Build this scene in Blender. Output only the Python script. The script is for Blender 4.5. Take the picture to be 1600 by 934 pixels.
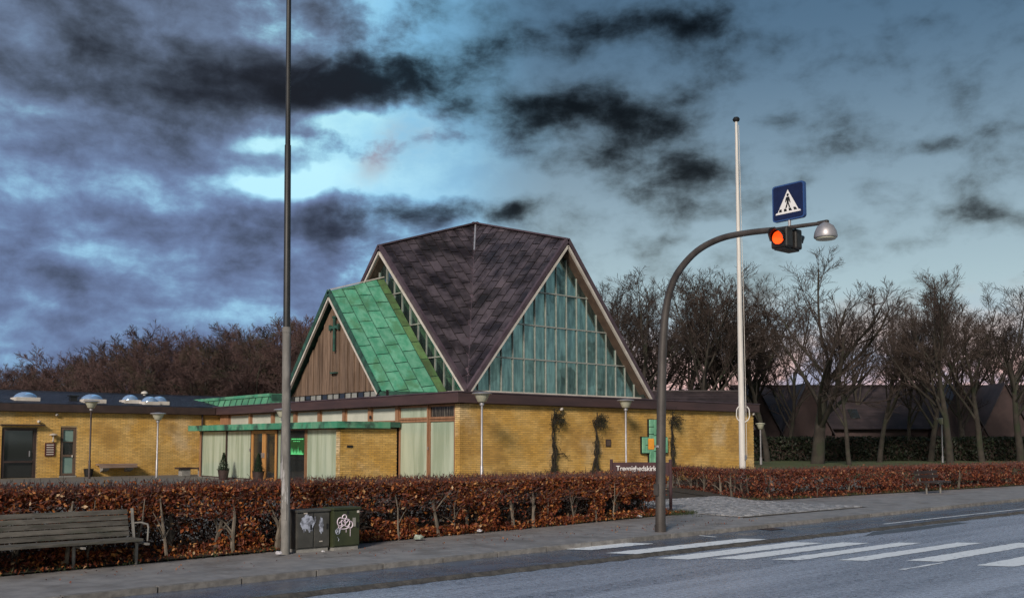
import bpy, bmesh, math, random
from mathutils import Vector, noise as mnoise
random.seed(7)
for o in list(bpy.data.objects): bpy.data.objects.remove(o)
scene = bpy.context.scene
col = scene.collection
R_ = math.radians
# ---------------------------------------------------------------- camera
# world frame: X runs along the road (away, to the right), Y points from the road to the church
HEAD = R_(49.6)
cam = bpy.data.cameras.new('camera')
cam.sensor_width = 36.0; cam.lens = 36.0*1500/1600; cam.shift_y = 0.0738
cam.clip_start = 0.1; cam.clip_end = 5000
camo = bpy.data.objects.new('camera', cam); col.objects.link(camo)
camo.location = (0, 0, 1.7)
camo.rotation_euler = (R_(94.0), 0, HEAD-R_(90))
scene.camera = camo
scene.render.resolution_x = 1024; scene.render.resolution_y = 597
FWD = Vector((math.cos(HEAD), math.sin(HEAD), 0)); RGT = Vector((math.sin(HEAD), -math.cos(HEAD), 0))
# ---------------------------------------------------------------- light
SUN_DIR = Vector((-0.80, -0.50, 0.50)).normalized()
SUN_EL = math.asin(SUN_DIR.z); SUN_ROT = math.atan2(SUN_DIR.x, SUN_DIR.y)
sun = bpy.data.lights.new('sun', 'SUN'); sun.energy = 1.5; sun.angle = R_(12); sun.color = (1.0, 0.90, 0.78)
suno = bpy.data.objects.new('sun', sun); col.objects.link(suno)
suno.rotation_euler = (-SUN_DIR).to_track_quat('-Z', 'Y').to_euler(); suno.location = (-20, -15, 30)
scene.view_settings.view_transform = 'Standard'; scene.view_settings.look = 'None'
scene.view_settings.gamma = 1.0; scene.view_settings.use_curve_mapping = False
scene.view_settings.exposure = 1.15

class S:
    """a float socket with arithmetic, for writing shader maths"""
    nt = None
    def __init__(s, k): s.k = k
    @staticmethod
    def op(o, *a, clamp=False):
        n = S.nt.nodes.new('ShaderNodeMath'); n.operation = o; n.use_clamp = clamp
        for i, x in enumerate(a):
            if isinstance(x, S): S.nt.links.new(x.k, n.inputs[i])
            else: n.inputs[i].default_value = x
        return S(n.outputs[0])
    def __add__(s, o): return S.op('ADD', s, o)
    __radd__ = __add__
    def __sub__(s, o): return S.op('SUBTRACT', s, o)
    def __rsub__(s, o): return S.op('SUBTRACT', o, s)
    def __mul__(s, o): return S.op('MULTIPLY', s, o)
    __rmul__ = __mul__
    def __truediv__(s, o): return S.op('DIVIDE', s, o)
    def exp(s): return S.op('EXPONENT', s)
    def sat(s): return S.op('ADD', s, 0.0, clamp=True)
    def mx(s, v): return S.op('MAXIMUM', s, v)
def sstep(a, b, x):
    n = S.nt.nodes.new('ShaderNodeMapRange'); n.interpolation_type = 'SMOOTHSTEP'
    S.nt.links.new(x.k, n.inputs[0]); n.inputs[1].default_value = a; n.inputs[2].default_value = b
    return S(n.outputs[0])
def snoise(vec, scale, detail=6, rough=.55, dist=0.):
    n = S.nt.nodes.new('ShaderNodeTexNoise'); n.inputs['Scale'].default_value = scale
    n.inputs['Detail'].default_value = detail; n.inputs['Roughness'].default_value = rough; n.inputs['Distortion'].default_value = dist
    S.nt.links.new(vec, n.inputs['Vector']); return n
def smix(fac, a, b, mode='MIX'):
    n = S.nt.nodes.new('ShaderNodeMix'); n.data_type = 'RGBA'; n.blend_type = mode
    for sock, x in ((n.inputs[0], fac), (n.inputs[6], a), (n.inputs[7], b)):
        if isinstance(x, S): S.nt.links.new(x.k, sock)
        elif isinstance(x, (int, float)): sock.default_value = x
        elif isinstance(x, (tuple, list)): sock.default_value = (x[0], x[1], x[2], 1)
        else: S.nt.links.new(x, sock)
    return n.outputs[2]
def comb(x, y, z):
    n = S.nt.nodes.new('ShaderNodeCombineXYZ')
    for i, v in enumerate((x, y, z)):
        if isinstance(v, S): S.nt.links.new(v.k, n.inputs[i])
        else: n.inputs[i].default_value = v
    return n.outputs[0]

def build_world():
    w = bpy.data.worlds.new('World'); scene.world = w; w.use_nodes = True
    nt = w.node_tree; nt.nodes.clear(); S.nt = nt
    out = nt.nodes.new('ShaderNodeOutputWorld'); bg = nt.nodes.new('ShaderNodeBackground')
    nt.links.new(bg.outputs[0], out.inputs[0]); bg.inputs[1].default_value = 0.10
    tc = nt.nodes.new('ShaderNodeTexCoord'); sep = nt.nodes.new('ShaderNodeSeparateXYZ')
    nt.links.new(tc.outputs['Generated'], sep.inputs[0])
    x, y, z = (S(sep.outputs[i]) for i in range(3))
    sky = nt.nodes.new('ShaderNodeTexSky'); sky.sky_type = 'NISHITA'; sky.sun_disc = False
    sky.sun_elevation = SUN_EL; sky.sun_rotation = SUN_ROT; sky.air_density = 1.2; sky.dust_density = 1.5; sky.ozone_density = 2.0
    def ramp(f, stops):
        n = nt.nodes.new('ShaderNodeValToRGB'); e = n.color_ramp.elements; n.color_ramp.interpolation = 'B_SPLINE'
        e[0].position = stops[0][0]; e[0].color = (*(v/5 for v in stops[0][1]), 1); e[1].position = stops[-1][0]; e[1].color = (*(v/5 for v in stops[-1][1]), 1)
        for p, c in stops[1:-1]: q = e.new(p); q.color = (*(v/5 for v in c), 1)
        nt.links.new(f.k, n.inputs[0]); return smix(1.0, n.outputs[0], (5.0, 5.0, 5.0), 'MULTIPLY')
    wn = snoise(tc.outputs['Generated'], 8.0, 4, .58); nw = nt.nodes.new('ShaderNodeSeparateColor'); nt.links.new(wn.outputs['Color'], nw.inputs[0])
    wx = S(nw.outputs[0])-.5; wy = S(nw.outputs[1])-.5
    az0 = S.op('ARCTAN2', y, x); el0 = S.op('ARCSINE', z)
    az = az0 + wx*0.13; el = el0 + wy*0.055
    puff = S(snoise(comb(az0*8.0+wx*.30, el0*12.5+wy*.35, 0.0), 1.7, 8, .60, 0).outputs[0])
    streak = S(snoise(comb(az0*2.6+wx*.5, el0*10.0+wy*.5, 3.0), 1.5, 4, .52, 0).outputs[0])
    def blob(a, e, sa, se, wgt, tilt=0.0):
        da = az - a; de = el - e
        if tilt: de = de + da*tilt
        da = da/sa; de = de/se
        return ((da*da + de*de)*-1.0).exp()*wgt
    left = sstep(.84, 1.08, az + (puff-.5)*.25 - (el-.24)*.45)
    # thickness of cloud: a broken field everywhere, a closed sheet to the left, heavy banks over the church
    D = (puff-.5)*(2.15-left*1.15) + (streak-.5)*(.22+left*.38+sstep(.2,-.3,az)*.8) + .08 + left*.395 + sstep(.3, -.3, az)*.22  # extra cloud out of view at right, added for the gable glass to reflect
    for b in [(1.17,.350,.26,.034,.40,.05),(1.00,.368,.13,.030,.50,.10),(1.34,.395,.10,.03,.18),(.95,.425,.10,.03,.22),
              (1.215,.268,.13,.012,.16),(1.02,.232,.15,.020,.22),(.93,.240,.10,.014,.52,-.1),(.845,.238,.045,.010,.36,.25),
              (.850,.338,.088,.026,.66,-.08),(.745,.328,.075,.028,.70,-.22),(.690,.281,.038,.017,.58),(.775,.283,.06,.019,.46),
              (.700,.262,.07,.012,.30,.2),(.750,.412,.085,.018,.66),(.660,.396,.036,.030,.50),(.612,.315,.03,.010,.36),(.90,.395,.08,.02,.25),
              (.450,.281,.050,.010,.50,.05),(.535,.283,.034,.013,.32),(.400,.213,.070,.012,.60,-.20),(.370,.284,.024,.010,.40),
              (.66,.235,.06,.018,.36),(.70,.205,.045,.009,.34),(.80,.192,.07,.014,.34),(.49,.190,.04,.008,.34),(.58,.255,.03,.01,.2),
              (1.115,.260,.060,.013,-.60),(1.045,.270,.060,.016,-.72),(1.035,.322,.060,.012,-.66),(1.11,.300,.035,.009,-.40),
              (.94,.270,.075,.026,-.42),(.965,.335,.05,.02,-.32),(.83,.378,.10,.016,-.25,.1),(1.12,.40,.05,.012,-.16),(1.30,.300,.12,.012,-.14),(1.25,.235,.12,.012,-.14),(1.22,.12,.30,.07,-.13)]:
        D = D + blob(*b)
    D = (D*.93).sat()
    # clear air: the physical sky, cooled by a thin even veil
    veil = sstep(0.03, 0.43, el0)
    teal = smix(veil, (1.55, 1.95, 2.00), (0.10, 0.27, 0.42))
    clear = smix(0.86, sky.outputs[0], teal)
    clear = smix(sstep(.80, 1.02, az)*.8, clear, (1.05, 2.45, 3.7))
    dmul = ramp(D, [(0,(1.2,1.2,1.2)),(.22,(1.0,1.0,1.0)),(.42,(.72,.70,.68)),(.62,(.30,.28,.27)),(.82,(.085,.078,.076)),(1,(.045,.042,.042))])
    rightc = smix(1.0, clear, dmul, 'MULTIPLY')
    leftc = ramp(D, [(0,(2.5,4.2,4.9)),(.14,(1.5,2.9,3.9)),(.30,(.80,1.20,2.1)),(.46,(.60,.82,1.46)),(.62,(.31,.41,.66)),(.80,(.10,.125,.21)),(1,(.05,.06,.095))])
    leftc = smix(sstep(.22, .36, el0)*.45, leftc, smix(1.0, leftc, (1.08, 1.06, .80), 'MULTIPLY'))
    base = smix(left, rightc, leftc)
    # dusk colour low in the sky and on one torn cloud
    glow = sstep(.16, .05, el)*sstep(.98, .66, az)*sstep(-.5, .1, az)
    pinkc = smix(sstep(.38, .58, puff), (1.95, 1.95, 2.8), (4.1, 2.45, 2.25))
    base = smix(glow*.88, base, pinkc)
    base = smix((blob(.985,.296,.026,.022,.60,.5)*sstep(.32, .6, puff)).sat(), base, (1.75, 1.0, 1.05))
    nt.links.new(base, bg.inputs[0])
build_world()
scene.world.cycles.sampling_method = 'MANUAL'; scene.world.cycles.sample_map_resolution = 256
scene.render.engine = 'CYCLES'; scene.cycles.use_denoising = True; scene.cycles.use_adaptive_sampling = True; scene.cycles.adaptive_threshold = .012; scene.cycles.max_bounces = 6; scene.cycles.diffuse_bounces = 3; scene.cycles.glossy_bounces = 3; scene.cycles.transmission_bounces = 4; scene.cycles.transparent_max_bounces = 6
# ================================================================ helpers
V = Vector
OFF = {}
def setp(o, label=None, cat=None, group=None, kind=None):
    if label: o['label'] = label
    if cat: o['category'] = cat
    if group: o['group'] = group
    if kind: o['kind'] = kind
    return o
def thing(name, label, cat, loc, group=None):
    o = bpy.data.objects.new(name, None); col.objects.link(o); o.empty_display_size = .2
    o.location = loc; OFF[o.name] = V(loc)
    return setp(o, label, cat, group)
def link(name, me, parent=None, loc=None):
    o = bpy.data.objects.new(name, me); col.objects.link(o)
    if parent is not None:
        o.parent = parent; OFF[o.name] = OFF[parent.name]
    else: OFF[o.name] = V((0, 0, 0))
    if loc is not None: o.location = V(loc) - (OFF[parent.name] if parent is not None else V((0, 0, 0)))
    return o
class MB:
    """collects polygons in world metres"""
    def __init__(s): s.v = []; s.f = []
    def face(s, pts):
        b = len(s.v); s.v += [tuple(p) for p in pts]; s.f.append(tuple(range(b, b+len(pts)))); return s
    def prism(s, poly, ext):
        n = len(poly); b = len(s.v); e = V(ext)
        s.v += [tuple(p) for p in poly] + [tuple(V(p)+e) for p in poly]
        s.f.append(tuple(range(b+n-1, b-1, -1))); s.f.append(tuple(range(b+n, b+2*n)))
        for i in range(n):
            j = (i+1) % n; s.f.append((b+i, b+j, b+n+j, b+n+i))
        return s
    def box(s, x0, y0, z0, x1, y1, z1):
        return s.prism([(x0,y0,z0),(x1,y0,z0),(x1,y1,z0),(x0,y1,z0)], (0,0,z1-z0))
    def obox(s, c, ax, ay, az):
        """centre and three half-axis vectors"""
        c, ax, ay, az = V(c), V(ax), V(ay), V(az)
        return s.prism([c-ax-ay-az, c+ax-ay-az, c+ax+ay-az, c-ax+ay-az], az*2)
    def bar(s, p0, p1, w, h, up=(0,0,1)):
        p0, p1 = V(p0), V(p1); d = (p1-p0); L = d.length; d = d/L
        side = d.cross(V(up)); side.normalize(); u2 = side.cross(d)
        return s.obox((p0+p1)/2, d*L/2, side*w/2, u2*h/2)
    def tube(s, pts, rad, n=8, caps=True):
        pts = [V(p) for p in pts]; b0 = len(s.v); prev = None
        for i, p in enumerate(pts):
            d = (pts[min(i+1, len(pts)-1)] - pts[max(i-1, 0)]); d.normalize()
            a = prev if prev is not None else (V((1,0,0)) if abs(d.x) < .8 else V((0,1,0)))
            a = a - d*a.dot(d); a.normalize(); prev = a; c = d.cross(a)
            r = rad[i] if isinstance(rad, (list, tuple)) else rad
            for k in range(n):
                t = 2*math.pi*k/n; s.v.append(tuple(p + a*(r*math.cos(t)) + c*(r*math.sin(t))))
        for i in range(len(pts)-1):
            for k in range(n):
                k2 = (k+1) % n; q = b0+i*n; s.f.append((q+k, q+k2, q+n+k2, q+n+k))
        if caps:
            s.f.append(tuple(range(b0+n-1, b0-1, -1))); e = b0+(len(pts)-1)*n; s.f.append(tuple(range(e, e+n)))
        return s
    def lathe(s, c, prof, n=20):
        c = V(c); b = len(s.v)
        for r, z in prof:
            for k in range(n):
                t = 2*math.pi*k/n; s.v.append((c.x+r*math.cos(t), c.y+r*math.sin(t), c.z+z))
        for i in range(len(prof)-1):
            for k in range(n):
                k2 = (k+1) % n; q = b+i*n; s.f.append((q+k, q+k2, q+n+k2, q+n+k))
        s.f.append(tuple(range(b+n-1, b-1, -1))); e = b+(len(prof)-1)*n; s.f.append(tuple(range(e, e+n)))
        return s
    def mesh(s, name, off, mat, smooth=False):
        me = bpy.data.meshes.new(name)
        me.from_pydata([(a-off.x, b-off.y, c-off.z) for a, b, c in s.v], [], s.f)
        if mat: me.materials.append(mat)
        if smooth: me.polygons.foreach_set('use_smooth', [True]*len(me.polygons))
        me.update(); return me
    def build(s, name, mat, parent=None, smooth=False, bevel=0, label=None, cat=None, group=None, kind=None):
        off = OFF[parent.name] if parent is not None else V((0, 0, 0))
        me = s.mesh(name, off, mat, smooth)
        if smooth:
            try: me.set_sharp_from_angle(angle=R_(40))
            except Exception: pass
        o = link(name, me, parent)
        if bevel:
            m = o.modifiers.new('bevel', 'BEVEL'); m.width = bevel; m.segments = 2; m.limit_method = 'ANGLE'
        return setp(o, label, cat, group, kind)
def clip(poly, tri, n):
    """clip planar polygon (3D points) by a convex polygon lying in the same plane with normal n"""
    out = [V(p) for p in poly]; m = len(tri); cen = sum((V(t) for t in tri), V((0,0,0)))/m
    for i in range(m):
        a, b = V(tri[i]), V(tri[(i+1) % m]); e = (b-a).cross(n)
        if e.dot(cen-a) < 0: e = -e
        e.normalize(); res = []
        for k in range(len(out)):
            p, q = out[k], out[(k+1) % len(out)]; dp, dq = e.dot(p-a), e.dot(q-a)
            if dp >= 0: res.append(p)
            if (dp >= 0) != (dq >= 0): res.append(p + (q-p)*(dp/(dp-dq)))
        out = res
        if len(out) < 3: return []
    return out
def inset(poly, n, g):
    """shrink a convex polygon towards its inside by g"""
    cen = sum(poly, V((0,0,0)))/len(poly); big = poly
    for i in range(len(poly)):
        a, b = poly[i], poly[(i+1) % len(poly)]
        if (b-a).length < 1e-4: continue
        e = (b-a).cross(n); e.normalize()
        if e.dot(cen-a) < 0: e = -e
        a2 = a + e*g; res = []
        for k in range(len(big)):
            p, q = big[k], big[(k+1) % len(big)]; dp, dq = e.dot(p-a2), e.dot(q-a2)
            if dp >= 0: res.append(p)
            if (dp >= 0) != (dq >= 0): res.append(p + (q-p)*(dp/(dp-dq)))
        big = res
        if len(big) < 3: return []
    return big
def area(poly):
    s = V((0,0,0))
    for i in range(1, len(poly)-1): s += (poly[i]-poly[0]).cross(poly[i+1]-poly[0])
    return s.length/2
# ================================================================ materials
MATS = {}
def mat(name, c1, c2=None, c3=None, scale=3.0, rough=.7, rough2=None, metal=0., bump=0., bscale=None, rnd=0., island=0., spec=.5, coat=0., emit=None, stretch=None, detail=5, lo=.35, hi=.65, transl=0., bloom=None, damp=None, bands=None):
    m = bpy.data.materials.new(name); m.use_nodes = True; nt = m.node_tree; S.nt = nt
    b = nt.nodes['Principled BSDF']
    geo = nt.nodes.new('ShaderNodeNewGeometry'); pos = geo.outputs['Position']
    if stretch:
        mp = nt.nodes.new('ShaderNodeVectorMath'); mp.operation = 'MULTIPLY'; nt.links.new(pos, mp.inputs[0]); mp.inputs[1].default_value = stretch; pos = mp.outputs[0]
    colr = c1
    if c2:
        n1 = S(snoise(pos, scale, detail, .6).outputs[0]); colr = smix(sstep(lo, hi, n1), c1, c2)
        if c3:
            n2 = S(snoise(pos, scale*.31+.17, 4, .6).outputs[0]); colr = smix(sstep(.50, .68, n2), colr, c3)
    if bloom: colr = smix(sstep(.56, .74, S(snoise(pos, .42, 6, .62).outputs[0]))*.6, colr, bloom)
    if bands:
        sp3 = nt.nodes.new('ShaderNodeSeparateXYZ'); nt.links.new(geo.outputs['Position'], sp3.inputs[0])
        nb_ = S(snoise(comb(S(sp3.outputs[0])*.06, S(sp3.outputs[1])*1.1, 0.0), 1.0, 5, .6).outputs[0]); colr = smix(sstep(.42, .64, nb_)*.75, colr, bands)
    if damp: colr = smix(sstep(.57, .72, S(snoise(pos, .75, 6, .65, .6).outputs[0]))*.55, colr, damp)
    if rnd or island:
        v = None
        if rnd: oi = nt.nodes.new('ShaderNodeObjectInfo'); v = (S(oi.outputs['Random'])-.5)*(2*rnd)
        if island:
            q = (S(geo.outputs['Random Per Island'])-.5)*(2*island); v = q if v is None else v+q
        v = v + 1.0
        colr = smix(1.0, colr, comb(v, v, v), 'MULTIPLY')
    if isinstance(colr, tuple): b.inputs['Base Color'].default_value = (*colr, 1)
    else: nt.links.new(colr, b.inputs['Base Color'])
    if rough2 is not None:
        n3 = S(snoise(pos, scale*.6, 4, .6).outputs[0]); r = sstep(.35, .65, n3)*(rough2-rough)+rough
        nt.links.new(r.k, b.inputs['Roughness'])
    else: b.inputs['Roughness'].default_value = rough
    b.inputs['Metallic'].default_value = metal; b.inputs['Specular IOR Level'].default_value = spec
    b.inputs['Coat Weight'].default_value = coat; b.inputs['Coat Roughness'].default_value = .08
    if bump:
        n4 = snoise(pos, bscale or scale*4, 4, .6); bp = nt.nodes.new('ShaderNodeBump'); bp.inputs['Strength'].default_value = bump; bp.inputs['Distance'].default_value = .02
        nt.links.new(n4.outputs[0], bp.inputs['Height']); nt.links.new(bp.outputs[0], b.inputs['Normal'])
    if emit:
        b.inputs['Emission Color'].default_value = (*emit[:3], 1); b.inputs['Emission Strength'].default_value = emit[3]
    if transl:
        tr = nt.nodes.new('ShaderNodeBsdfTranslucent'); mx = nt.nodes.new('ShaderNodeMixShader'); mx.inputs[0].default_value = transl
        if isinstance(colr, tuple): tr.inputs[0].default_value = (*colr, 1)
        else: nt.links.new(colr, tr.inputs[0])
        nt.links.new(b.outputs[0], mx.inputs[1]); nt.links.new(tr.outputs[0], mx.inputs[2]); nt.links.new(mx.outputs[0], nt.nodes['Material Output'].inputs[0])
    MATS[name] = m; return m
M_brick = mat('yellow brick', (.585,.335,.075), (.69,.445,.150), (.48,.275,.070), scale=1.1, rough=.85, bloom=(.72,.58,.38), damp=(.27,.17,.055), bump=.25, bscale=30, rnd=.14, island=.15)
M_brickw = mat('yellow brick with lime bloom', (.47,.29,.09), (.58,.44,.26), (.42,.25,.07), scale=2.0, rough=.85, bump=.25, bscale=30, rnd=.20, island=.22)
M_mortar = mat('mortar', (.34,.25,.14), (.24,.17,.09), scale=2, rough=.95, bump=.3, bscale=40)
M_slate = mat('dark roof sheet', (.014,.009,.011), (.068,.053,.063), (.008,.005,.006), scale=1.2, rough=.42, rough2=.62, bump=.12, bscale=9, rnd=.28, spec=.4)
M_slateline = mat('roof underlay', (.012,.009,.010), rough=.8)
M_flash = mat('plum metal flashing', (.060,.038,.048), (.095,.066,.080), scale=1.6, rough=.5, bump=.08)
M_fascia = mat('plum brown painted fascia', (.075,.042,.042), (.052,.030,.032), scale=1.2, rough=.55, bump=.05, stretch=(.4,.4,3))
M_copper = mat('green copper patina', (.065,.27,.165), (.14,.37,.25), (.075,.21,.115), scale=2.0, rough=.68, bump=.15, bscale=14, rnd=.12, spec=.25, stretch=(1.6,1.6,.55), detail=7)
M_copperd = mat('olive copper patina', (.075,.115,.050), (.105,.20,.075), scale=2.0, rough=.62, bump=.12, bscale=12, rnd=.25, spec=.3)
M_copperw = mat('streaked copper patina', (.050,.25,.15), (.12,.30,.19), (.022,.05,.04), scale=2.6, rough=.65, bump=.15, rnd=.15)
M_copperdk = mat('dark copper edge', (.035,.11,.08), (.02,.05,.04), scale=3, rough=.6)
M_board = mat('weathered brown boarding', (.135,.086,.058), (.21,.14,.10), (.10,.062,.042), scale=2.6, rough=.8, bump=.25, stretch=(6,6,.5), rnd=.25)
M_trim = mat('off white trim', (.62,.57,.52), (.50,.45,.40), scale=2.5, rough=.55)
M_soffit = mat('brown timber reveal', (.13,.085,.06), (.09,.06,.045), scale=3, rough=.7)
M_frame = mat('brown timber frame', (.24,.115,.060), (.32,.17,.095), scale=3, rough=.6, stretch=(4,4,.6), rnd=.15)
M_frameo = mat('honey timber door frame', (.46,.215,.065), (.54,.27,.09), scale=3, rough=.5, stretch=(4,4,.6))
M_steel = mat('grey mullion', (.42,.42,.38), (.33,.33,.30), scale=4, rough=.4, metal=.3)
M_milk = mat('curtained pale green glass', (.29,.35,.26), (.45,.51,.41), scale=1.1, rough=.12, stretch=(2.5,2.5,.22), rnd=.05, coat=.15)  # shading of the curtain folds put into the colour as vertical streaks
M_white = mat('white blind behind glass', (.60,.60,.52), (.50,.51,.44), scale=1.2, rough=.2, rnd=.10, coat=.3)
M_darkglass = mat('dark glass', (.020,.022,.022), rough=.05, spec=.9, coat=.4)
M_curtdark = mat('dark striped curtain glass', (.030,.026,.024), (.20,.18,.15), scale=26, rough=.2, stretch=(1,1,.03), lo=.48, hi=.62)
M_concrete = mat('concrete', (.30,.29,.27), (.22,.21,.20), scale=5, rough=.9, bump=.2)
M_galv = mat('galvanised steel', (.42,.40,.42), (.33,.32,.34), scale=5, rough=.45, metal=.55)
M_lamp = mat('opal lamp shade', (.52,.51,.40), (.44,.43,.34), scale=4, rough=.4)
M_brown = mat('dark brown paint', (.055,.034,.030), (.038,.024,.022), scale=4, rough=.5)
M_black = mat('black plastic', (.012,.012,.013), rough=.45)
def glass_mat(name, tint, dark, rough, refl):
    """a large window: mirror-like pane over dim blue green depth; faint vertical streaks of dirt"""
    m = bpy.data.materials.new(name); m.use_nodes = True; nt = m.node_tree; S.nt = nt; b = nt.nodes['Principled BSDF']
    geo = nt.nodes.new('ShaderNodeNewGeometry')
    mp = nt.nodes.new('ShaderNodeVectorMath'); mp.operation = 'MULTIPLY'; nt.links.new(geo.outputs['Position'], mp.inputs[0]); mp.inputs[1].default_value = (3,3,.5)
    n = S(snoise(mp.outputs[0], 1.6, 5, .6).outputs[0])
    nt.links.new(smix(sstep(.35,.7,n), dark, tint), b.inputs['Base Color'])
    b.inputs['Roughness'].default_value = rough; b.inputs['Metallic'].default_value = refl
    n2 = snoise(geo.outputs['Position'], .8, 2, .5); bp = nt.nodes.new('ShaderNodeBump'); bp.inputs['Strength'].default_value = .25; bp.inputs['Distance'].default_value = .05
    nt.links.new(n2.outputs[0], bp.inputs['Height']); nt.links.new(bp.outputs[0], b.inputs['Normal'])
    return m
M_glass = glass_mat('teal window glass', (.27,.40,.38), (.13,.20,.20), .03, .90)
# ================================================================ ground, road, pavement
def flat(name, pts, z, m, kind='structure', parent=None, label=None):
    mb = MB(); mb.face([(x, y, z) for x, y in pts]); return mb.build(name, m, parent, kind=kind, label=label)
M_grass = mat('winter lawn soil', (.030,.040,.014), (.055,.070,.022), (.040,.030,.018), scale=1.3, rough=.95, bump=.5, bscale=20)
M_road = mat('worn asphalt with painted wet sheen', (.165,.190,.255), (.32,.36,.465), (.120,.140,.195), scale=26, rough=.16, rough2=.36, bump=.35, bscale=60, spec=.7, detail=8, bands=(.40,.455,.58))  # wet sheen of the sky put into the colour; pale bands along tyre tracks
M_patch = mat('newer asphalt patch', (.060,.066,.082), (.085,.092,.112), scale=9, rough=.45, bump=.3, bscale=70)
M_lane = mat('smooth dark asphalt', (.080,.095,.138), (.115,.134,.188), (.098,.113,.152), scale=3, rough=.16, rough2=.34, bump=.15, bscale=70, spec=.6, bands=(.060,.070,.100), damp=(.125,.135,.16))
M_pave = mat('grey footpath asphalt', (.195,.185,.188), (.27,.255,.255), (.165,.152,.148), scale=4, rough=.65, rough2=.42, bump=.25, bscale=60, damp=(.12,.108,.10), bloom=(.30,.285,.28))
M_kerb = mat('granite kerb', (.15,.14,.135), (.24,.225,.215), scale=9, rough=.75, bump=.3, rnd=.18)
M_worn = mat('grit filled worn edge', (.085,.078,.072), (.042,.039,.038), scale=9, rough=.9, bump=.6, bscale=30)
M_paint = mat('worn white road paint', (.80,.84,.90), (.26,.29,.36), scale=11, rough=.40, bump=.15, detail=8, lo=.56, hi=.70)
M_soil = mat('dark soil', (.026,.019,.013), (.044,.031,.020), scale=5, rough=.95, bump=.8, bscale=18)
M_yard = mat('courtyard paving', (.16,.145,.13), (.115,.105,.095), scale=3, rough=.8, bump=.2)
ground = flat('ground', [(-1500,-1500),(1500,-1500),(1500,1500),(-1500,1500)], -.06, M_grass)
def ky(x): return 10.64+.0285*x       # face of the kerb
def ey(x): return 9.57               # edge between carriageway and cycle lane
def strip(name, f0, f1, x0, x1, z0, z1, m, n=24, parent=None, kind='structure'):
    mb = MB()
    for i in range(n):
        a, b = x0+(x1-x0)*i/n, x0+(x1-x0)*(i+1)/n
        mb.face([(a,f0(a),z0),(b,f0(b),z0),(b,f1(b),z1),(a,f1(a),z1)])
    return mb.build(name, m, parent, kind=kind)
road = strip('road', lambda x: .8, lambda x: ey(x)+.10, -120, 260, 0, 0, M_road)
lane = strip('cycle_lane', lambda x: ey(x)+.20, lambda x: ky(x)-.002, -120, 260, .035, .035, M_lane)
# the crumbling lip between the two
lip = MB(); random.seed(3); prev = None
for i in range(0, 420):
    x = -10+i*.22
    w0 = ey(x)+.04+random.uniform(-.04,.04); w1 = ey(x)+.205+random.uniform(-.03,.03)
    if prev: lip.face([(prev[0],prev[1],.004),(x,w0,.004),(x,(w0+w1)/2,.045),(prev[0],(prev[1]+prev[2])/2,.045)]); lip.face([(prev[0],(prev[1]+prev[2])/2,.045),(x,(w0+w1)/2,.045),(x,w1,.039),(prev[0],prev[2],.039)])
    prev = (x, w0, w1)
lip.build('lane_edging', M_worn, kind='structure')
pavement = strip('pavement', lambda x: ky(x)+.10, lambda x: 12.55+.085*min(max(x,0),17)+ (2.2 if x > 17 else 0), -120, 260, .10, .10, M_pave, n=95)
near = strip('near_pavement', lambda x: -4, lambda x: .8, -120, 260, .10, .10, M_pave)
def cobj(name, me, parent, loc): return link(name, me, parent, loc)
ks = MB().box(-.49, 0, -.2, .49, .10, .104).mesh('kerb_stone', V((0,0,0)), M_kerb)
kerb_root = pavement
for i in range(-2, 60):
    x = i*1.0+.5; o = link('kerb_stone', ks, kerb_root, (x, ky(x), random.uniform(-.004,.004))); o.rotation_euler.z = .029
stripes = [(10.36,11.82,10.79,.40),(10.49,13.82,9.98,.38),(10.8,14.3,9.24,.42),(11.42,14.9,8.70,.36),(11.95,15.6,8.10,.30),(12.62,16.36,7.45,.30),(13.32,17.1,6.75,.36),(13.55,17.6,5.85,.40)]
def stripe(x0, x1, y, w, z, rough_n=30, name='crossing_stripe', skew=.25):
    """a painted bar with ragged, worn edges"""
    mb = MB(); pa = pb = None
    for i in range(rough_n+1):
        x = x0+(x1-x0)*i/rough_n
        a = (x, y+w/2+random.uniform(-.018,.012), z); b = (x+skew, y-w/2+random.uniform(-.012,.018), z)
        if pa: mb.face([pb, b, a, pa])
        pa, pb = a, b
    return mb.build(name, M_paint, lane if y > 9.6 else road)
for x0, x1, y, w in stripes: stripe(x0, x1, y, w, .041 if y > 9.7 else .006)
stripe(12.32, 13.5, 6.49, .06, .006, 6, 'lane_line', .03)
mb = MB().face([(13.69,10.98,.040),(13.70,10.61,.040),(13.77,10.61,.040),(13.76,10.98,.040)]); mb.build('lane_line', M_paint, lane)
strip('lane_line', lambda x: 10.05, lambda x: 10.12, 18.5, 40, .040, .040, M_paint, parent=lane, kind=None)
flat('asphalt_patch', [(16.2,9.22),(18.0,9.18),(20.6,9.30),(20.5,9.52),(17.1,9.54)], .003, M_patch, None, road)
gu = MB().box(15.55,10.72,.03,15.95,11.02,.043).build('drain_grate', M_black, lane)
for k in range(6): MB().box(15.575+k*.062,10.74,.0435,15.605+k*.062,11.0,.049).build('grate_bar', M_brown, gu)
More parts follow.
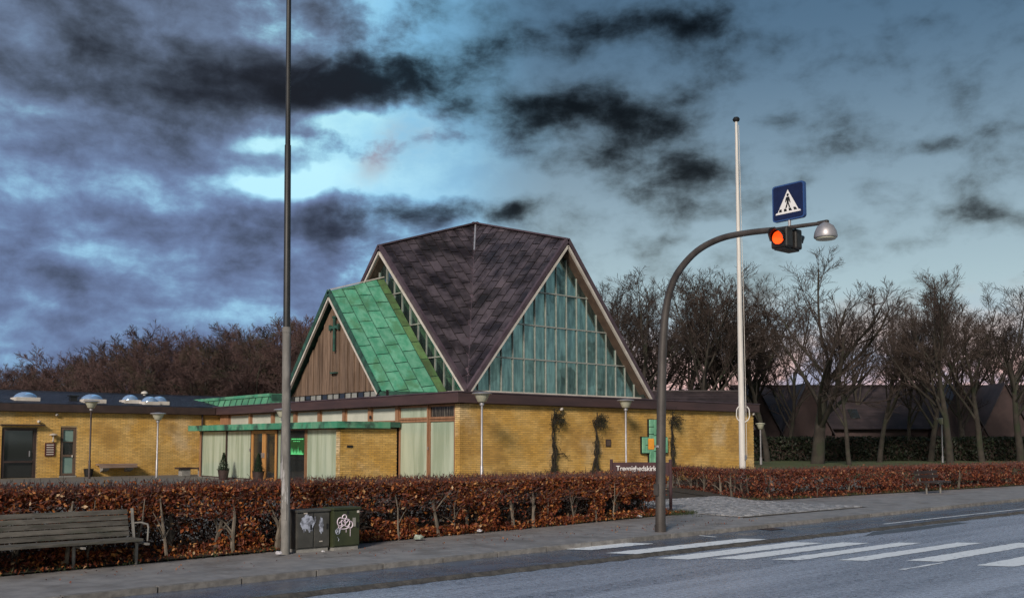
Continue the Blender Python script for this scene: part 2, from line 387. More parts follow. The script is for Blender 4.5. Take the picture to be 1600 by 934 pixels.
# planting bed, courtyard, drive
bed = strip('planting_bed', lambda x: 12.5+.085*x, lambda x: 15.1+.04*x, -14, 17.2, .125, .125, M_soil)
court = flat('courtyard', [(-14,15.2),(17.2,15.7),(21.5,17.6),(38.4,17.4),(38.4,26.4),(20.3,26.4),(20.3,46.5),(-14,46.5)], .10, M_yard)
bed2 = flat('planting_bed', [(22.0,15.6),(50,14.2),(50,17.2),(24.4,17.8),(26.6,21.8),(25.2,22.4),(22.2,17.0)], .12, M_soil)
drive = flat('driveway', [(17.0,12.35),(22.1,12.45),(22.1,16.4),(25.2,22.6),(24.5,26),(17.2,17)], .104, M_soil)
M_sett = mat('granite sett', (.22,.22,.24), (.34,.34,.36), scale=6, rough=.45, bump=.2, island=.35)
random.seed(5); mb = MB(); yy = 12.55
while yy < 17.6:
    xx = 17.05+random.uniform(0,.1)
    lim = 22.0 if yy < 16 else 22.2+(yy-16)*.42
    while xx < lim:
        w = random.uniform(.09,.13); z = .108+random.uniform(0,.012); dx, dy = .008, .008
        mb.prism([(xx+dx,yy+dy,z-.02),(xx+w-dx,yy+dy,z-.02),(xx+w-dx,yy+.11-dy,z-.02),(xx+dx,yy+.11-dy,z-.02)], (random.uniform(-.002,.002),random.uniform(-.002,.002),.03))
        xx += w
    yy += .11
mb.build('sett', M_sett, drive, kind='stuff')
# ================================================================ the church
church = thing('church', 'yellow brick church with folded dark roof, glass gables and green copper porch gable', 'church', (28, 36, 0))
ALLB = []     # bricks: (depth, wall part, centre, axis, length)
BL, BH, JT = .228, .055, .012
def brick_wall(parent, name, p0, p1, z0, z1, nrm, thick=.30, holes=(), material=None, label=None):
    """mortar core with openings, and the bricks of the face as a list"""
    p0, p1 = V((*p0, 0)), V((*p1, 0)); L = (p1-p0).length; d = (p1-p0)/L; n = V((*nrm, 0))
    mb = MB(); us = sorted({0, L, *[h[0] for h in holes], *[h[1] for h in holes]}); zs = sorted({z0, z1, *[h[2] for h in holes], *[h[3] for h in holes]})
    for i in range(len(us)-1):
        for j in range(len(zs)-1):
            um, zm = (us[i]+us[i+1])/2, (zs[j]+zs[j+1])/2
            if any(h[0] < um < h[1] and h[2] < zm < h[3] for h in holes): continue
            q = [p0+d*us[i], p0+d*us[i+1], p0+d*us[i+1]-n*thick, p0+d*us[i]-n*thick]
            mb.prism([(a.x, a.y, zs[j]) for a in q], (0, 0, zs[j+1]-zs[j]))
    w = mb.build(name, M_mortar, parent, label=label)
    z = z0+.004; c = 0
    while z+BH <= z1+.002:
        u = -(BL+JT)/2*(c % 2)
        while u < L:
            a, b = max(u, .002), min(u+BL, L-.002); segs = [(a, b)]
            for h in holes:
                if z+BH > h[2]-.01 and z < h[3]+.01:
                    ns = []
                    for s0, s1 in segs:
                        if s1 <= h[0] or s0 >= h[1]: ns.append((s0, s1))
                        else:
                            if s0 < h[0]: ns.append((s0, h[0]-.003))
                            if s1 > h[1]: ns.append((h[1]+.003, s1))
                    segs = ns
            for s0, s1 in segs:
                if s1-s0 > .03:
                    cc = p0+d*((s0+s1)/2); ALLB.append((FWD.dot(cc), w, V((cc.x, cc.y, z+BH/2)), d, n, s1-s0, material or M_brick))
            u += BL+JT
        z += BH+JT; c += 1
    return w
def brick_geom(mb, c, d, n, L):
    pr = .009
    h = L/2-.003; q = [c-d*h, c+d*h]
    mb.prism([q[0]-V((0,0,BH/2))-n*.02, q[1]-V((0,0,BH/2))-n*.02, q[1]-V((0,0,BH/2))+n*pr, q[0]-V((0,0,BH/2))+n*pr], (0,0,BH))
def finish_bricks(root, limit):
    own = [b for b in ALLB if b[1].parent == root]; own.sort(key=lambda b: b[0]); cache = {}
    single, rest = own[:limit], own[limit:]
    for dep, w, c, d, n, L, m in single:
        key = (round(L, 3), round(d.x, 2), round(d.y, 2), round(n.x,2), m.name)
        if key not in cache:
            b = MB(); brick_geom(b, V((0,0,0)), d, n, L); cache[key] = b.mesh('brick', V((0,0,0)), m)
        link('brick', cache[key], w, c)
    groups = {}
    for b in rest: groups.setdefault((b[1].name, b[6].name), []).append(b)
    for k, bs in groups.items():
        mb = MB()
        for dep, w, c, d, n, L, m in bs: brick_geom(mb, c, d, n, L)
        mb.build('brick_courses', bs[0][6], bs[0][1], kind='stuff')
ZW = 3.05
south = brick_wall(church, 'south_wall', (20.2,26.5), (37.15,26.5), .08, ZW, (0,-1), material=M_brick)
southend = brick_wall(church, 'wall_end', (20.2,26.80), (20.2,26.5), .08, ZW, (-1,0), thick=.2, material=M_brick)
# move the core of the end slightly inside so that faces do not coincide
brick_wall(church, 'porch_side_wall', (17.75,30.4), (20.18,30.4), .08, 2.20, (0,-1), thick=.28, material=M_brick)
brick_wall(church, 'porch_wall_end', (17.75,30.68), (17.75,30.4), .08, 2.20, (-1,0), thick=.2, material=M_brickw)
MB().box(36.85,26.82,.08, 37.14,40,ZW).build('east_wall', M_brick, church)
finish_bricks(church, 300)
# flat roof with its plum fascia
fr = MB(); fr.box(19.93,26.28,ZW,37.34,46.75,ZW+.36); fr.build('fascia', M_fascia, church, bevel=.01)
MB().box(19.90,26.25,ZW+.361,37.37,46.70,ZW+.40).build('fascia_capping', M_flash, church)
# --- main folded roof
X0, X1, Y0, Y1, ZB = 22.9, 33.75, 29.6, 42.4, 3.70
XM, YM, ZG, ZA = (X0+X1)/2, (Y0+Y1)/2, 10.40, 12.22
APEX = V((XM, YM, ZA)); CR = [V((X0,Y0,ZB)), V((X1,Y0,ZB)), V((X1,Y1,ZB)), V((X0,Y1,ZB))]
GB = [V((XM,Y0,ZG)), V((X1,YM,ZG)), V((XM,Y1,ZG)), V((X0,YM,ZG))]
roof = MB()
facets = []
for i in range(4):
    facets.append((GB[i-1], CR[i], APEX)); facets.append((CR[i], GB[i], APEX))
for a, b, c in facets:
    roof.prism([a, b, c], (0, 0, -.24))
roof = roof.build('main_roof', M_slateline, church)
random.seed(11)
def sheets(tri, vdir_a, vdir_b, wid, lng, gap, thick, m, parent, name, joined=False, limit=None, mfun=None):
    """cover a planar polygon with staggered sheets in columns parallel to a->b"""
    a, b = V(vdir_a), V(vdir_b); t3 = [V(p) for p in tri]; n = (t3[1]-t3[0]).cross(t3[2]-t3[0]); n.normalize()
    if n.z < 0: n = -n
    s = (b-a).normalized(); t = n.cross(s)
    if t.dot(sum(t3, V((0,0,0)))/len(t3)-a) < 0: t = -t
    smin = min((p-a).dot(s) for p in t3); smax = max((p-a).dot(s) for p in t3); tmax = max((p-a).dot(t) for p in t3)
    k = 0; jm = MB()
    while k*wid < tmax:
        s0 = smin-lng*((k % 2)*.5+random.uniform(0,.12))
        while s0 < smax:
            L = lng*random.uniform(.96,1.04)
            q = [a+s*s0+t*(k*wid), a+s*(s0+L)+t*(k*wid), a+s*(s0+L)+t*((k+1)*wid), a+s*s0+t*((k+1)*wid)]
            q = clip(q, t3, n)
            if q: q = inset(q, n, gap)
            if q and area(q) > .012:
                lift = thick+random.uniform(0,.008)
                if joined: jm.prism([p+n*.002 for p in q], n*lift)
                else:
                    mb = MB(); mb.prism([p+n*.002 for p in q], n*lift); mb.build(name, mfun(k) if mfun else m, parent)
            s0 += L
        k += 1
    if joined and jm.f: jm.build(name, m, parent, kind='stuff')
for idx, (a, b, c) in enumerate(facets):
    corner = a if abs(a.z-ZB) < .1 else b; gab = b if corner is a else a
    vis = idx in (0, 1)
    sheets((a, b, c), corner, gab, .46, .80, .024, .03, M_slate, roof, 'roof_sheet', joined=not vis)
# ridge and verge flashings, valley gutters
fl = MB()
for g in GB: fl.bar(g+V((0,0,.03)), APEX+V((0,0,.03)), .30, .07)
fl.build('ridge_capping', M_flash, roof)
for i, (g, c) in enumerate([(GB[0],CR[0]),(GB[0],CR[1]),(GB[3],CR[0]),(GB[3],CR[3]),(GB[1],CR[1]),(GB[2],CR[3]),(GB[1],CR[2]),(GB[2],CR[2])]):
    MB().bar(g+V((0,0,.0)), c+V((0,0,.0)), .16, .17).build('verge_flashing', M_flash, roof)
for c in CR: MB().bar(c+V((0,0,.03)), APEX+V((0,0,.03)), .22, .03).build('valley_gutter', M_flash, roof)
MB().bar(APEX*.985+CR[0]*.015+V((0,0,.07)), APEX*.80+CR[0]*.20+V((0,0,.07)), .07, .03).build('valley_gutter', M_galv, roof)  # pale bar for the streak along the top of the near valley
# --- glazed gables
def gable_glass(parent, A, B, G, nrm, bays, rows, solid=False):
    """A, B feet and G apex of the opening, glass set back along -nrm"""
    n = V(nrm); rec = -n*.42; A, B, G = V(A), V(B), V(G); d = (B-A).normalized(); W = (B-A).length
    # white frame along the verges, brown reveal behind it
    fr = MB()
    for p in (A, B):
        fr.bar(p+n*.02-V((0,0,.20)), G+n*.02-V((0,0,.30)), .10, .10)
    fr.build('white_verge_board', M_trim, parent)
    rv = MB()
    for p in (A, B):
        s = (G-p); off = V((0,0,-.34)); m2 = (p+d*(.12 if p is A else -.12))
        rv.prism([m2+off*.6-n*.05, G+off-V((0,0,.08))-n*.05, G+off-V((0,0,.12))+rec, m2+off*.6-V((0,0,.05))+rec], (0,0,.05))
    rv.build('timber_reveal', M_soffit, parent)
    a, b, g = A+rec+d*.22+V((0,0,.02)), B+rec-d*.22+V((0,0,.02)), G+rec-V((0,0,.42))
    tri = [a, b, g]; Wd = (b-a).length; z0 = a.z; zs = [z0] + rows + [g.z+.1]
    for k in range(bays):
        u0, u1 = Wd*k/bays, Wd*(k+1)/bays
        for j in range(len(zs)-1):
            q = [V((*(a+d*u).xy, z)) for u, z in ((u0,zs[j]),(u1,zs[j]),(u1,zs[j+1]),(u0,zs[j+1]))]
            q = clip(q, tri, n)
            if q: q = inset(q, n, .012)
            if q and area(q) > .01:
                tl = V((random.uniform(-.016,.016), random.uniform(-.020,.020), 0)); c0 = sum(q, V((0,0,0)))/len(q)
                q = [p + n*((p-c0).dot(d)*tl.x + (p.z-c0.z)*tl.y) for p in q]
                MB().prism(q, -n*.02).build('pane', M_glass, parent)
    hh = (g.z-z0)
    for k in range(1, bays):
        u = Wd*k/bays; top = z0+hh*(1-abs(u-Wd/2)/(Wd/2))
        p = a+d*u
        if top-z0 > .1: MB().obox(V((p.x,p.y,(z0+top)/2))+n*.02, d*.015, n*.035, V((0,0,(top-z0)/2))).build('mullion', M_steel, parent)
    for z in rows:
        f = 1-(z-z0)/hh; h = Wd/2*f; c = (a+b)/2
        MB().obox(V((c.x,c.y,z))+n*.022, d*h, n*.040, V((0,0,.026))).build('transom', M_steel, parent)
    MB().obox(V((*((a+b)/2).xy, z0-.01))+n*.03, d*(Wd/2+.05), n*.09, V((0,0,.04))).build('sill', M_trim, parent)
glr = MB().box(X0+.5,Y0+.42+.06,3.42,X1-.5,Y0+.6,3.70).build('south_gable_window', M_fascia, church, label='tall triangular glass gable of grey mullions reflecting the sky')
gable_glass(glr, CR[0], CR[1], GB[0], (0,-1,0), 17, [5.14,6.58,8.02])
gll = MB().box(X0+.42+.06,Y0+.5,3.42,X0+.6,Y1-.5,3.70).build('west_gable_window', M_fascia, church, label='narrow strip of glass left between green porch roof and main roof')
gable_glass(gll, CR[0], CR[3], GB[3], (-1,0,0), 20, [5.2,6.7,8.2])
MB().box(X0+.7,Y0+.7,3.40,X1-.7,Y1-.7,3.72).build('hall_plinth', M_fascia, church)
# dark interior behind the two far gables
for k,(a,b,g) in enumerate([(CR[1],CR[2],GB[1]),(CR[2],CR[3],GB[2])]):
    inn = (APEX-g); inn.z = 0; inn.normalize()
    MB().prism([a+inn*.4, b+inn*.4, g+inn*.4-V((0,0,.3))], inn*.05).build('far_gable_window', M_darkglass, church)
# --- copper clad porch gable
XF, XB = 20.55, 22.95
RF, RB = V((XF-.12,36.05,8.12)), V((23.15,36.05,8.98))
def eave(x, sgn): return V((x, 36.05+sgn*(4.05+.2872*(x-XF+.12)), 3.66))
cp = MB()
for sgn in (-1, 1): cp.prism([RF, RB, eave(23.15,sgn), eave(XF-.12,sgn)], (0,0,-.16))
cp = cp.build('copper_roof', M_copperdk, church)
random.seed(21)
for sgn in (-1, 1):
    quad = [RF, RB, eave(23.15,sgn), eave(XF-.12,sgn)]
    sheets(quad, eave(XF-.12,sgn), RF, .60, 1.02, .022, .024, M_copper, cp, 'copper_sheet', mfun=lambda k: M_copper if k < 4 else M_copperd)  # columns beside the glass strip are a darker olive
MB().bar(RF+V((-.03,0,.05)), RB+V((0,0,.05)), .12, .05).build('ridge_capping', M_trim, cp)
for sgn in (-1, 1):
    e = eave(XF-.12, sgn); o2 = V((-.04,0,0))
    MB().bar(e+o2, RF+o2, .06, .22).build('verge_edge', M_copperdk, cp)
    MB().bar(e+V((-.01,-sgn*.14,-.09)), RF+V((-.01,0,-.30)), .10, .085).build('white_verge_board', M_trim, cp)
front = MB().prism([V((XF+.30,36.05-3.9,3.72)), V((XF+.30,36.05+3.9,3.72)), V((XF+.30,36.05,7.75))], (.06,0,0)).build('gable_front', M_slateline, church)
random.seed(4); y = 36.05-3.85
tri = [V((XF+.22,36.05-3.84,3.74)), V((XF+.22,36.05+3.84,3.74)), V((XF+.22,36.05,7.72))]
while y < 36.05+3.85:
    w = random.choice((.20,.20,.34,.20,.16)); dep = random.choice((0,0,.05,.02))
    q = clip([V((XF+.22,y+.008,3.7)), V((XF+.22,y+w-.008,3.7)), V((XF+.22,y+w-.008,8)), V((XF+.22,y+.008,8))], tri, V((1,0,0)))
    if q and area(q) > .01: MB().prism([p-V((dep,0,0)) for p in q], (.07+dep,0,0)).build('board', M_board, front)
    y += w
cr = MB(); cx = XF+.10
cr.box(cx-.03,36.0-.055,5.55,cx+.04,36.0+.055,7.02); cr.box(cx-.034,36.0-.36,6.52,cx+.044,36.0+.36,6.64)
cr.box(cx-.05,36.0-.10,6.97,cx+.05,36.0+.10,7.06); 
for s in (-1,1): cr.box(cx-.05,36.0+s*.34-.05,6.46,cx+.05,36.0+s*.34+.05,6.70)
cr.build('cross', M_copperdk, front, bevel=.008)
MB().box(cx-.05,35.98-.25,4.60,cx+.1,35.98+.25,4.66).build('ledge', M_copperdk, front)
# clerestory strip under the porch gable
cs = MB().box(XF+.12,31.9,3.44,XF+.4,39.95,3.74).build('clerestory', M_slateline, church)
for k in range(16):
    ya = 32.0+k*.49; MB().box(XF+.06,ya+.03,3.47,XF+.10,ya+.46,3.70).build('pane', M_steel if k % 3 else M_darkglass, cs)
    MB().box(XF+.03,ya-.02,3.45,XF+.12,ya+.02,3.74).build('mullion', M_black, cs)
# --- west front: two tall bays, clerestory over the porch, porch
wf = MB().box(20.42,26.82,.1,20.50,46.5,ZW).build('west_front', M_darkglass, church)
def win(x, y0, y1, z0, z1, m, parent, fw=.07, fm=None, depth=.08, name='pane'):
    f = fm or M_frame
    fr = MB(); fr.box(x-depth/2,y0,z0,x+depth/2,y0+fw,z1); fr.box(x-depth/2,y1-fw,z0,x+depth/2,y1,z1)
    fr.box(x-depth/2-.003,y0+fw-.002,z1-fw,x+depth/2,y1-fw+.002,z1); fr.box(x-depth/2-.003,y0+fw-.002,z0,x+depth/2,y1-fw+.002,z0+fw); fr.build('frame', f, parent)
    return MB().box(x,y0+fw+.002,z0+fw+.002,x+.02,y1-fw-.002,z1-fw-.002).build(name, m, parent)
XW = 20.28
for (a, b, top) in ((28.46,30.36,M_milk),(26.84,28.42,M_curtdark)):
    win(XW, a, b, .22, 2.50, M_milk, wf, .075); win(XW, a, b, 2.52, 3.03, top, wf, .075)
MB().box(20.22,26.83,.08,20.40,30.38,.21).build('sill', M_concrete, wf)
MB().box(XW-.10,28.41,.2,XW+.06,28.47,3.04).build('post', M_frame, wf)
MB().box(XW-.07,28.395,1.42,XW-.101,28.43,1.52).build('handle', M_galv, wf)
ps = [30.45,32.39,34.35,36.41,38.58,40.75,43.08,45.5]
for k in range(len(ps)-1):
    win(XW, ps[k]+.11, ps[k+1]-.11, 2.46, 3.03, M_milk if k == 4 else M_white, wf, .05)
    MB().box(XW-.09,ps[k]-.105,2.40,XW+.08,ps[k]+.105,3.045).build('post', M_frame, wf)
    if k == 1: MB().box(XW-.11,ps[k]-.16,2.60,XW-.091,ps[k]-.04,2.72).build('camera_bracket', M_black, wf)
MB().box(XW-.06,45.5,2.40,XW+.08,46.5,3.045).build('post', M_frame, wf)
porch = MB().box(17.95,30.69,2.17,20.40,43.6,2.24).build('porch', M_soffit, church)
MB().box(17.55,30.25,2.241,20.21,43.75,2.26).build('porch_roof', M_copperd, porch)
random.seed(9); y = 30.22
while y < 43.7:                      # copper edge of the canopy in separate sheets
    y2 = min(y+random.choice((1.5,1.8,2.1)), 43.8)
    MB().box(17.50,y+.006,2.20,17.54,y2-.006,2.44).build('copper_edge', M_copperw, porch); y = y2
for xa, xb in ((17.50,18.7),(18.71,19.75)): MB().box(xa+.002,30.19,2.205,xb,30.215,2.44).build('copper_edge', M_copperw, porch)
MB().box(19.76,30.19,2.24,20.2,30.23,2.44).build('copper_edge', M_copperdk, porch)
MB().box(17.54,30.215,2.26,20.2,43.75,2.42).build('porch_upstand', M_copperdk, porch)
XP = 17.86
for y0, y1 in ((40.31,43.0),(37.83,40.27)): win(XP, y0, y1, .12, 2.20, M_milk, porch, .045, M_brown)
win(XP, 35.12, 35.46, .12, 2.20, M_milk, porch, .03, M_brown)
win(XP, 33.14, 35.08, .12, 2.20, M_darkglass, porch, .045, M_frame)
win(XP, 30.70, 33.08, .12, 2.20, M_milk, porch, .045, M_frame)
for y0, y1 in ((35.50,36.62),(36.64,37.78)):
    d = win(XP, y0, y1, .13, 2.17, M_darkglass, porch, .13, M_frameo, .10, name='door')
    yk = y1-.07 if y0 < 36 else y0+.07
    MB().box(XP-.10,yk-.02,1.05,XP-.05,yk+.02,1.25).build('handle', M_galv, d)
MB().box(XP-.04,43.03,.10,XP+.12,43.2,2.2).build('post', M_frame, porch)
MB().box(XP-.06,30.72,.085,XP+.20,43.2,.118).build('sill', M_concrete, porch)
MB().box(XP-.06,37.86,1.30,XP-.03,37.94,1.42).build('door_bell', M_galv, porch)
# lit poster in the dark window
M_poster = mat('backlit green poster', (.008,.030,.012), rough=.3, emit=(.05,.9,.18,.02))
M_posterl = mat('backlit poster light', (.1,.4,.15), rough=.3, emit=(.15,1.0,.35,.20))
po = thing('poster', 'backlit green poster with grass motif behind the dark porch window', 'poster', (17.84,33.7,1.2))
MB().box(17.835,33.25,1.20,17.852,34.35,1.86).build('sheet', M_poster, po)
pl = MB(); random.seed(2)
for k in range(20):
    yy = 33.29+k*.05; h = random.uniform(.06,.34)*math.sin((k+2)/28*3.1); pl.prism([(17.830,yy,1.24),(17.830,yy+.035,1.24),(17.830,yy+.02+random.uniform(-.05,.05),1.24+h)], (-.003,0,0))
pl.box(17.828,33.29,1.215,17.833,34.30,1.24)
pl.build('grass_motif', M_posterl, po)
pl = MB()
for k in range(7):
    yy = 33.31+k*.14; pl.box(17.828,yy,1.79,17.833,yy+.10,1.83)
    if 1 < k < 6: pl.box(17.828,yy,1.71,17.833,yy+.09,1.735)
pl.build('lettering', M_posterl, po)
# --- copper clad lantern roof over the passage
M_copperl = mat('dull copper patina', (.055,.21,.12), (.10,.28,.16), (.06,.16,.09), scale=1.6, rough=.65, bump=.12, rnd=.18)
sk = MB().box(20.75,41.9,3.40,25.5,66,3.95).build('lantern_roof', M_copperdk, church)
for k in range(34):
    ya = 41.75+k*.70; q = [V((20.42,ya+.015,3.41)), V((20.42,ya+.685,3.41)), V((20.72,ya+.685+.35,3.84)), V((20.72,ya+.015+.35,3.84))]
    MB().prism(q, (.03,0,.01)).build('copper_sheet', M_copperl, sk)
    MB().bar(V((20.40,ya,3.41)), V((20.70,ya+.35,3.85)), .03, .035).build('standing_seam', M_copperdk, sk)
MB().box(20.66,42.0,3.85,25.6,66,3.99).build('lantern_capping', M_copperw, sk)
MB().prism([V((20.42,41.74,3.41)), V((25.2,41.74,3.41)), V((24.9,42.08,3.85)), V((20.72,42.08,3.85))], (0,.03,.01)).build('copper_sheet', M_copperw, sk)
# ================================================================ parish wing on the left
YWG = 46.6
wing = thing('parish_wing', 'low yellow brick wing with dark tiled roof left of the church', 'building', (8, 50, 0))
wx0 = 3.0
holes = [(10.3-wx0, 11.72-wx0, .10, 2.32), (12.72-wx0, 13.40-wx0, .16, 2.36)]
brick_wall(wing, 'front_wall', (wx0,YWG), (20.3,YWG), .08, ZW, (0,-1), holes=holes, material=M_brick)
finish_bricks(wing, 0)
MB().box(wx0,46.92,.1,wx0+.3,58,ZW).build('side_wall', M_brick, wing)
MB().box(wx0-.2,46.32,ZW,19.90,58.2,ZW+.34).build('fascia', M_brown, wing, bevel=.01)
M_tile = mat('blue black roof tile', (.018,.022,.040), (.035,.040,.062), scale=2.2, rough=.35, bump=.1, island=.3, spec=.6)
rf = MB().prism([V((wx0-.3,46.6,3.40)), V((wx0-.3,53.3,4.24)), V((wx0-.3,59.5,3.40))], (30.5,0,0)).build('tiled_roof', M_slateline, wing)
tl = MB(); n = V((0,-.124,.992))
for j in range(16):
    yy = 46.7+j*.413; z = 3.405+(yy-46.6)*.1254; x = wx0-.2+(j % 2)*.15
    while x < 33:
        tl.prism([V((x,yy,z)), V((x+.29,yy,z)), V((x+.29,yy+.43,z+.030)), V((x,yy+.43,z+.030))], (0,-.004,.035)); x += .30
tl.build('roof_tile', M_tile, rf, kind='stuff')
MB().bar((wx0-.3,53.3,4.27), (33,53.3,4.27), .25, .09).build('ridge_capping', M_tile, rf)
# door, narrow window
dr = MB().box(10.32,YWG+.16,.12,11.70,YWG+.22,2.30).build('door', M_darkglass, wing)
f = MB(); f.box(11.60,YWG+.05,.12,11.715,YWG+.15,2.31); f.box(10.305,YWG+.05,.12,10.42,YWG+.15,2.31); f.box(10.42,YWG+.048,2.20,11.60,YWG+.15,2.31); f.box(10.42,YWG+.046,.78,11.60,YWG+.14,.86); f.build('frame', M_brown, dr)
MB().box(11.42,YWG+.0,1.05,11.46,YWG+.05,1.30).build('handle', M_galv, dr)
MB().box(10.2,YWG-.30,2.42,11.98,YWG-.012,2.47).build('door_canopy', M_brown, wing)
wn = MB().box(12.73,YWG+.14,.17,13.39,YWG+.18,2.35).build('narrow_window', M_trim, wing)
M_tealp = mat('pale teal panel', (.16,.25,.23), (.20,.29,.26), scale=2, rough=.2, coat=.3)
f = MB()
for a, b in ((12.73,12.84),(13.28,13.39)): f.box(a,YWG+.03,.17,b,YWG+.12,2.355)
for a, b in ((.17,.27),(1.02,1.12),(1.68,1.71),(2.25,2.355)): f.box(12.84,YWG+.034,a,13.28,YWG+.12,b)
f.build('frame', M_soffit, wn)
for a, b, m in ((.275,1.015,M_tealp),(1.125,1.675,M_darkglass),(1.715,2.245,M_tealp)): MB().box(12.845,YWG+.09,a,13.275,YWG+.11,b).build('pane', m, wn)
MB().box(12.70,YWG-.05,.10,13.42,YWG+.03,.16).build('sill', M_concrete, wn)
MB().box(13.22,YWG-.01,1.0,13.26,YWG+.033,1.10).build('handle', M_trim, wn)
MB().tube([(19.3,YWG-.08,.1),(19.3,YWG-.08,3.1),(19.3,YWG+.05,3.2)], .045, 8).build('downpipe', M_brown, wing)
# things fixed to the wall
pq = thing('notice_board', 'small maroon notice board with white strips on the wing wall', 'notice board', (12.27,YWG-.03,1.0))
MB().box(12.06,YWG-.06,1.06,12.48,YWG-.012,1.66).build('board', mat('maroon paint', (.085,.022,.022), (.06,.018,.018), scale=5, rough=.45), pq)
for k in range(5): MB().box(12.12,YWG-.068,1.12+k*.105,12.42,YWG-.061,1.165+k*.105).build('strip', M_trim, pq)
wl = thing('wall_lamp', 'small white wall lamp above the maroon notice board', 'lamp', (12.37,YWG,1.7))
MB().lathe((12.37,YWG-.18,1.98), [(.05,0),(.17,.02),(.18,.05),(.04,.10)], 14).build('shade', M_trim, wl, True)
MB().tube([(12.37,YWG-.0,1.72),(12.37,YWG-.12,1.74),(12.37,YWG-.18,1.98)], .03, 6).build('arm', M_trim, wl, True)
def cam_dome(x, y, z, label):
    t = thing('security_camera', label, 'camera', (x,y,z))
    MB().lathe((x,y,z), [(.02,-.07),(.06,-.05),(.075,0),(.06,.05),(.02,.07)], 10).build('housing', M_trim, t, True); MB().box(x-.03,y+.03,z-.03,x+.03,y+.10,z+.03).build('mount', M_trim, t); MB().lathe((x+.01,y-.06,z-.03), [(.01,-.03),(.03,0),(.01,.02)],8).build('lens', M_black, t, True)
cam_dome(12.50,YWG-.10,2.93,'white dome camera high on the wing wall beside the door')
cam_dome(24.93,26.40,2.93,'white dome camera on the church wall above the left climber')
cam_dome(37.0,26.40,2.98,'white dome camera at the far right corner of church wall')
cam_dome(11.75,YWG-.13,2.60,'white fitting above the door canopy of the wing')
wb = thing('wall_bench', 'long wooden wall bench on two brackets against the wing wall', 'bench', (15.1,YWG-.3,.2))
M_benchw = mat('grey brown bench timber', (.20,.135,.105), (.27,.19,.15), scale=3, rough=.75, stretch=(.6,5,5), rnd=.12)
for k in range(3): MB().box(14.27,YWG-.56+k*.17,.62,16.0,YWG-.41+k*.17,.68).build('slat', M_benchw, wb)
MB().box(14.27,YWG-.58,.50,16.0,YWG-.54,.61).build('apron', M_benchw, wb)
for x in (14.62,15.72): MB().prism([(x-.14,YWG-.012,.30),(x-.14,YWG-.012,.50),(x-.14,YWG-.50,.50),(x-.14,YWG-.40,.40)], (.28,0,0)).build('bracket', M_concrete, wb)
bk = thing('bucket', 'dark bucket planter standing at the foot of the wing wall', 'bucket', (13.9,YWG-.25,.1))
MB().lathe((13.9,YWG-.25,.1), [(.10,0),(.17,.02),(.22,.36),(.235,.37),(.20,.36),(.17,.30)], 14).build('pot', M_black, bk, True); MB().lathe((13.9,YWG-.25,.1), [(.10,.28),(.18,.30)], 10).build('soil', M_soil, bk)
for k, (x, y, lb) in enumerate(((17.62,44.4,'concrete stool with dark slab top, left of the pair by the porch'),(18.35,43.9,'concrete stool with dark slab top, right of the pair by the porch'))):
    st = thing('concrete_stool', lb, 'stool', (x,y,.1), 'stools by the porch'); 
    MB().box(x-.22,y-.2,.1,x+.22,y+.2,.43).build('block', M_concrete, st, bevel=.02); MB().box(x-.37,y-.28,.432,x+.37,y+.28,.51).build('slab', M_brown, st, bevel=.01)
# roof lights
M_dome = mat('clear blue white acrylic dome', (.42,.58,.80), (.34,.50,.76), scale=2, rough=.10, metal=.55, coat=.5)
for k, (x, y, s, lb) in enumerate(((11.55,48.1,.52,'acrylic roof light dome at the far left above the wing door'),(14.45,48.0,.52,'wide acrylic roof light dome behind the lamp on the wing roof'),(16.35,48.3,.40,'small acrylic roof light dome in the middle of the wing roof'),(17.05,47.6,.40,'acrylic roof light dome, left of the touching pair'),(17.62,47.9,.40,'acrylic roof light dome beside the green copper roof'))):
    t = thing('roof_light', lb, 'roof light', (x,y,3.4), 'roof lights on the wing')
    zb = 3.40+(y-46.6)*.1254
    MB().box(x-s,y-s,zb-.05,x+s,y+s,zb+.14).build('kerb', M_trim, t, bevel=.015)
    MB().lathe((x,y,zb+.14), [(s*.96,0),(s*.93,.05),(s*.80,.13),(s*.55,.21),(s*.28,.255),(.02,.265)], 20).build('dome', M_dome, t, True)
vt = thing('roof_vent', 'square black vent box on the wing roof', 'vent', (13.65,48.2,3.5)); MB().box(13.50,48.05,3.5,13.80,48.35,3.84).build('shaft', M_black, vt); MB().box(13.44,47.99,3.842,13.86,48.41,3.90).build('cap', M_black, vt)
vt = thing('roof_vent', 'small white vent cowl near the ridge of the wing roof', 'vent', (18.7,53.0,4.2)); MB().lathe((18.7,53.0,4.2), [(.08,0),(.08,.1),(.19,.12),(.16,.22),(.03,.27)], 12).build('cowl', M_trim, vt, True); MB().tube([(18.7,53,4.05),(18.7,53,4.22)],.07,8).build('pipe', M_galv, vt)
# ================================================================ things in the churchyard
def lamp_post(x, y, h, label, pole=None, r=.040, head=1.0):
    t = thing('lamp_post', label, 'lamp post', (x,y,.1), 'lamp posts in the churchyard'); pm = pole or M_galv
    MB().tube([(x,y,.08),(x,y,.9),(x,y,.92),(x,y,h-.48*head)], [r*1.35,r*1.35,r,r*.95], 10).build('post', pm, t, True)
    MB().lathe((x,y,h-.50*head), [(.055,0),(.075,.02),(.075,.10),(.05,.12)], 12).build('collar', M_galv, t, True)
    hd = MB().lathe((x,y,h-.38*head), [(.12,0),(.15,.02),(.26*head,.27*head)], 20).build('lamp_shade', M_lamp, t, True)
    MB().lathe((x,y,h-.11*head), [(.34*head,0),(.345*head,.025),(.30*head,.045),(.05,.075)], 20).build('cap', M_galv, hd, True)
lamp_post(20.0,25.05,3.40,'lamp post before the near corner of the church wall')
lamp_post(27.6,25.6,3.40,'lamp post before the glass gable, between second climber and green cross')
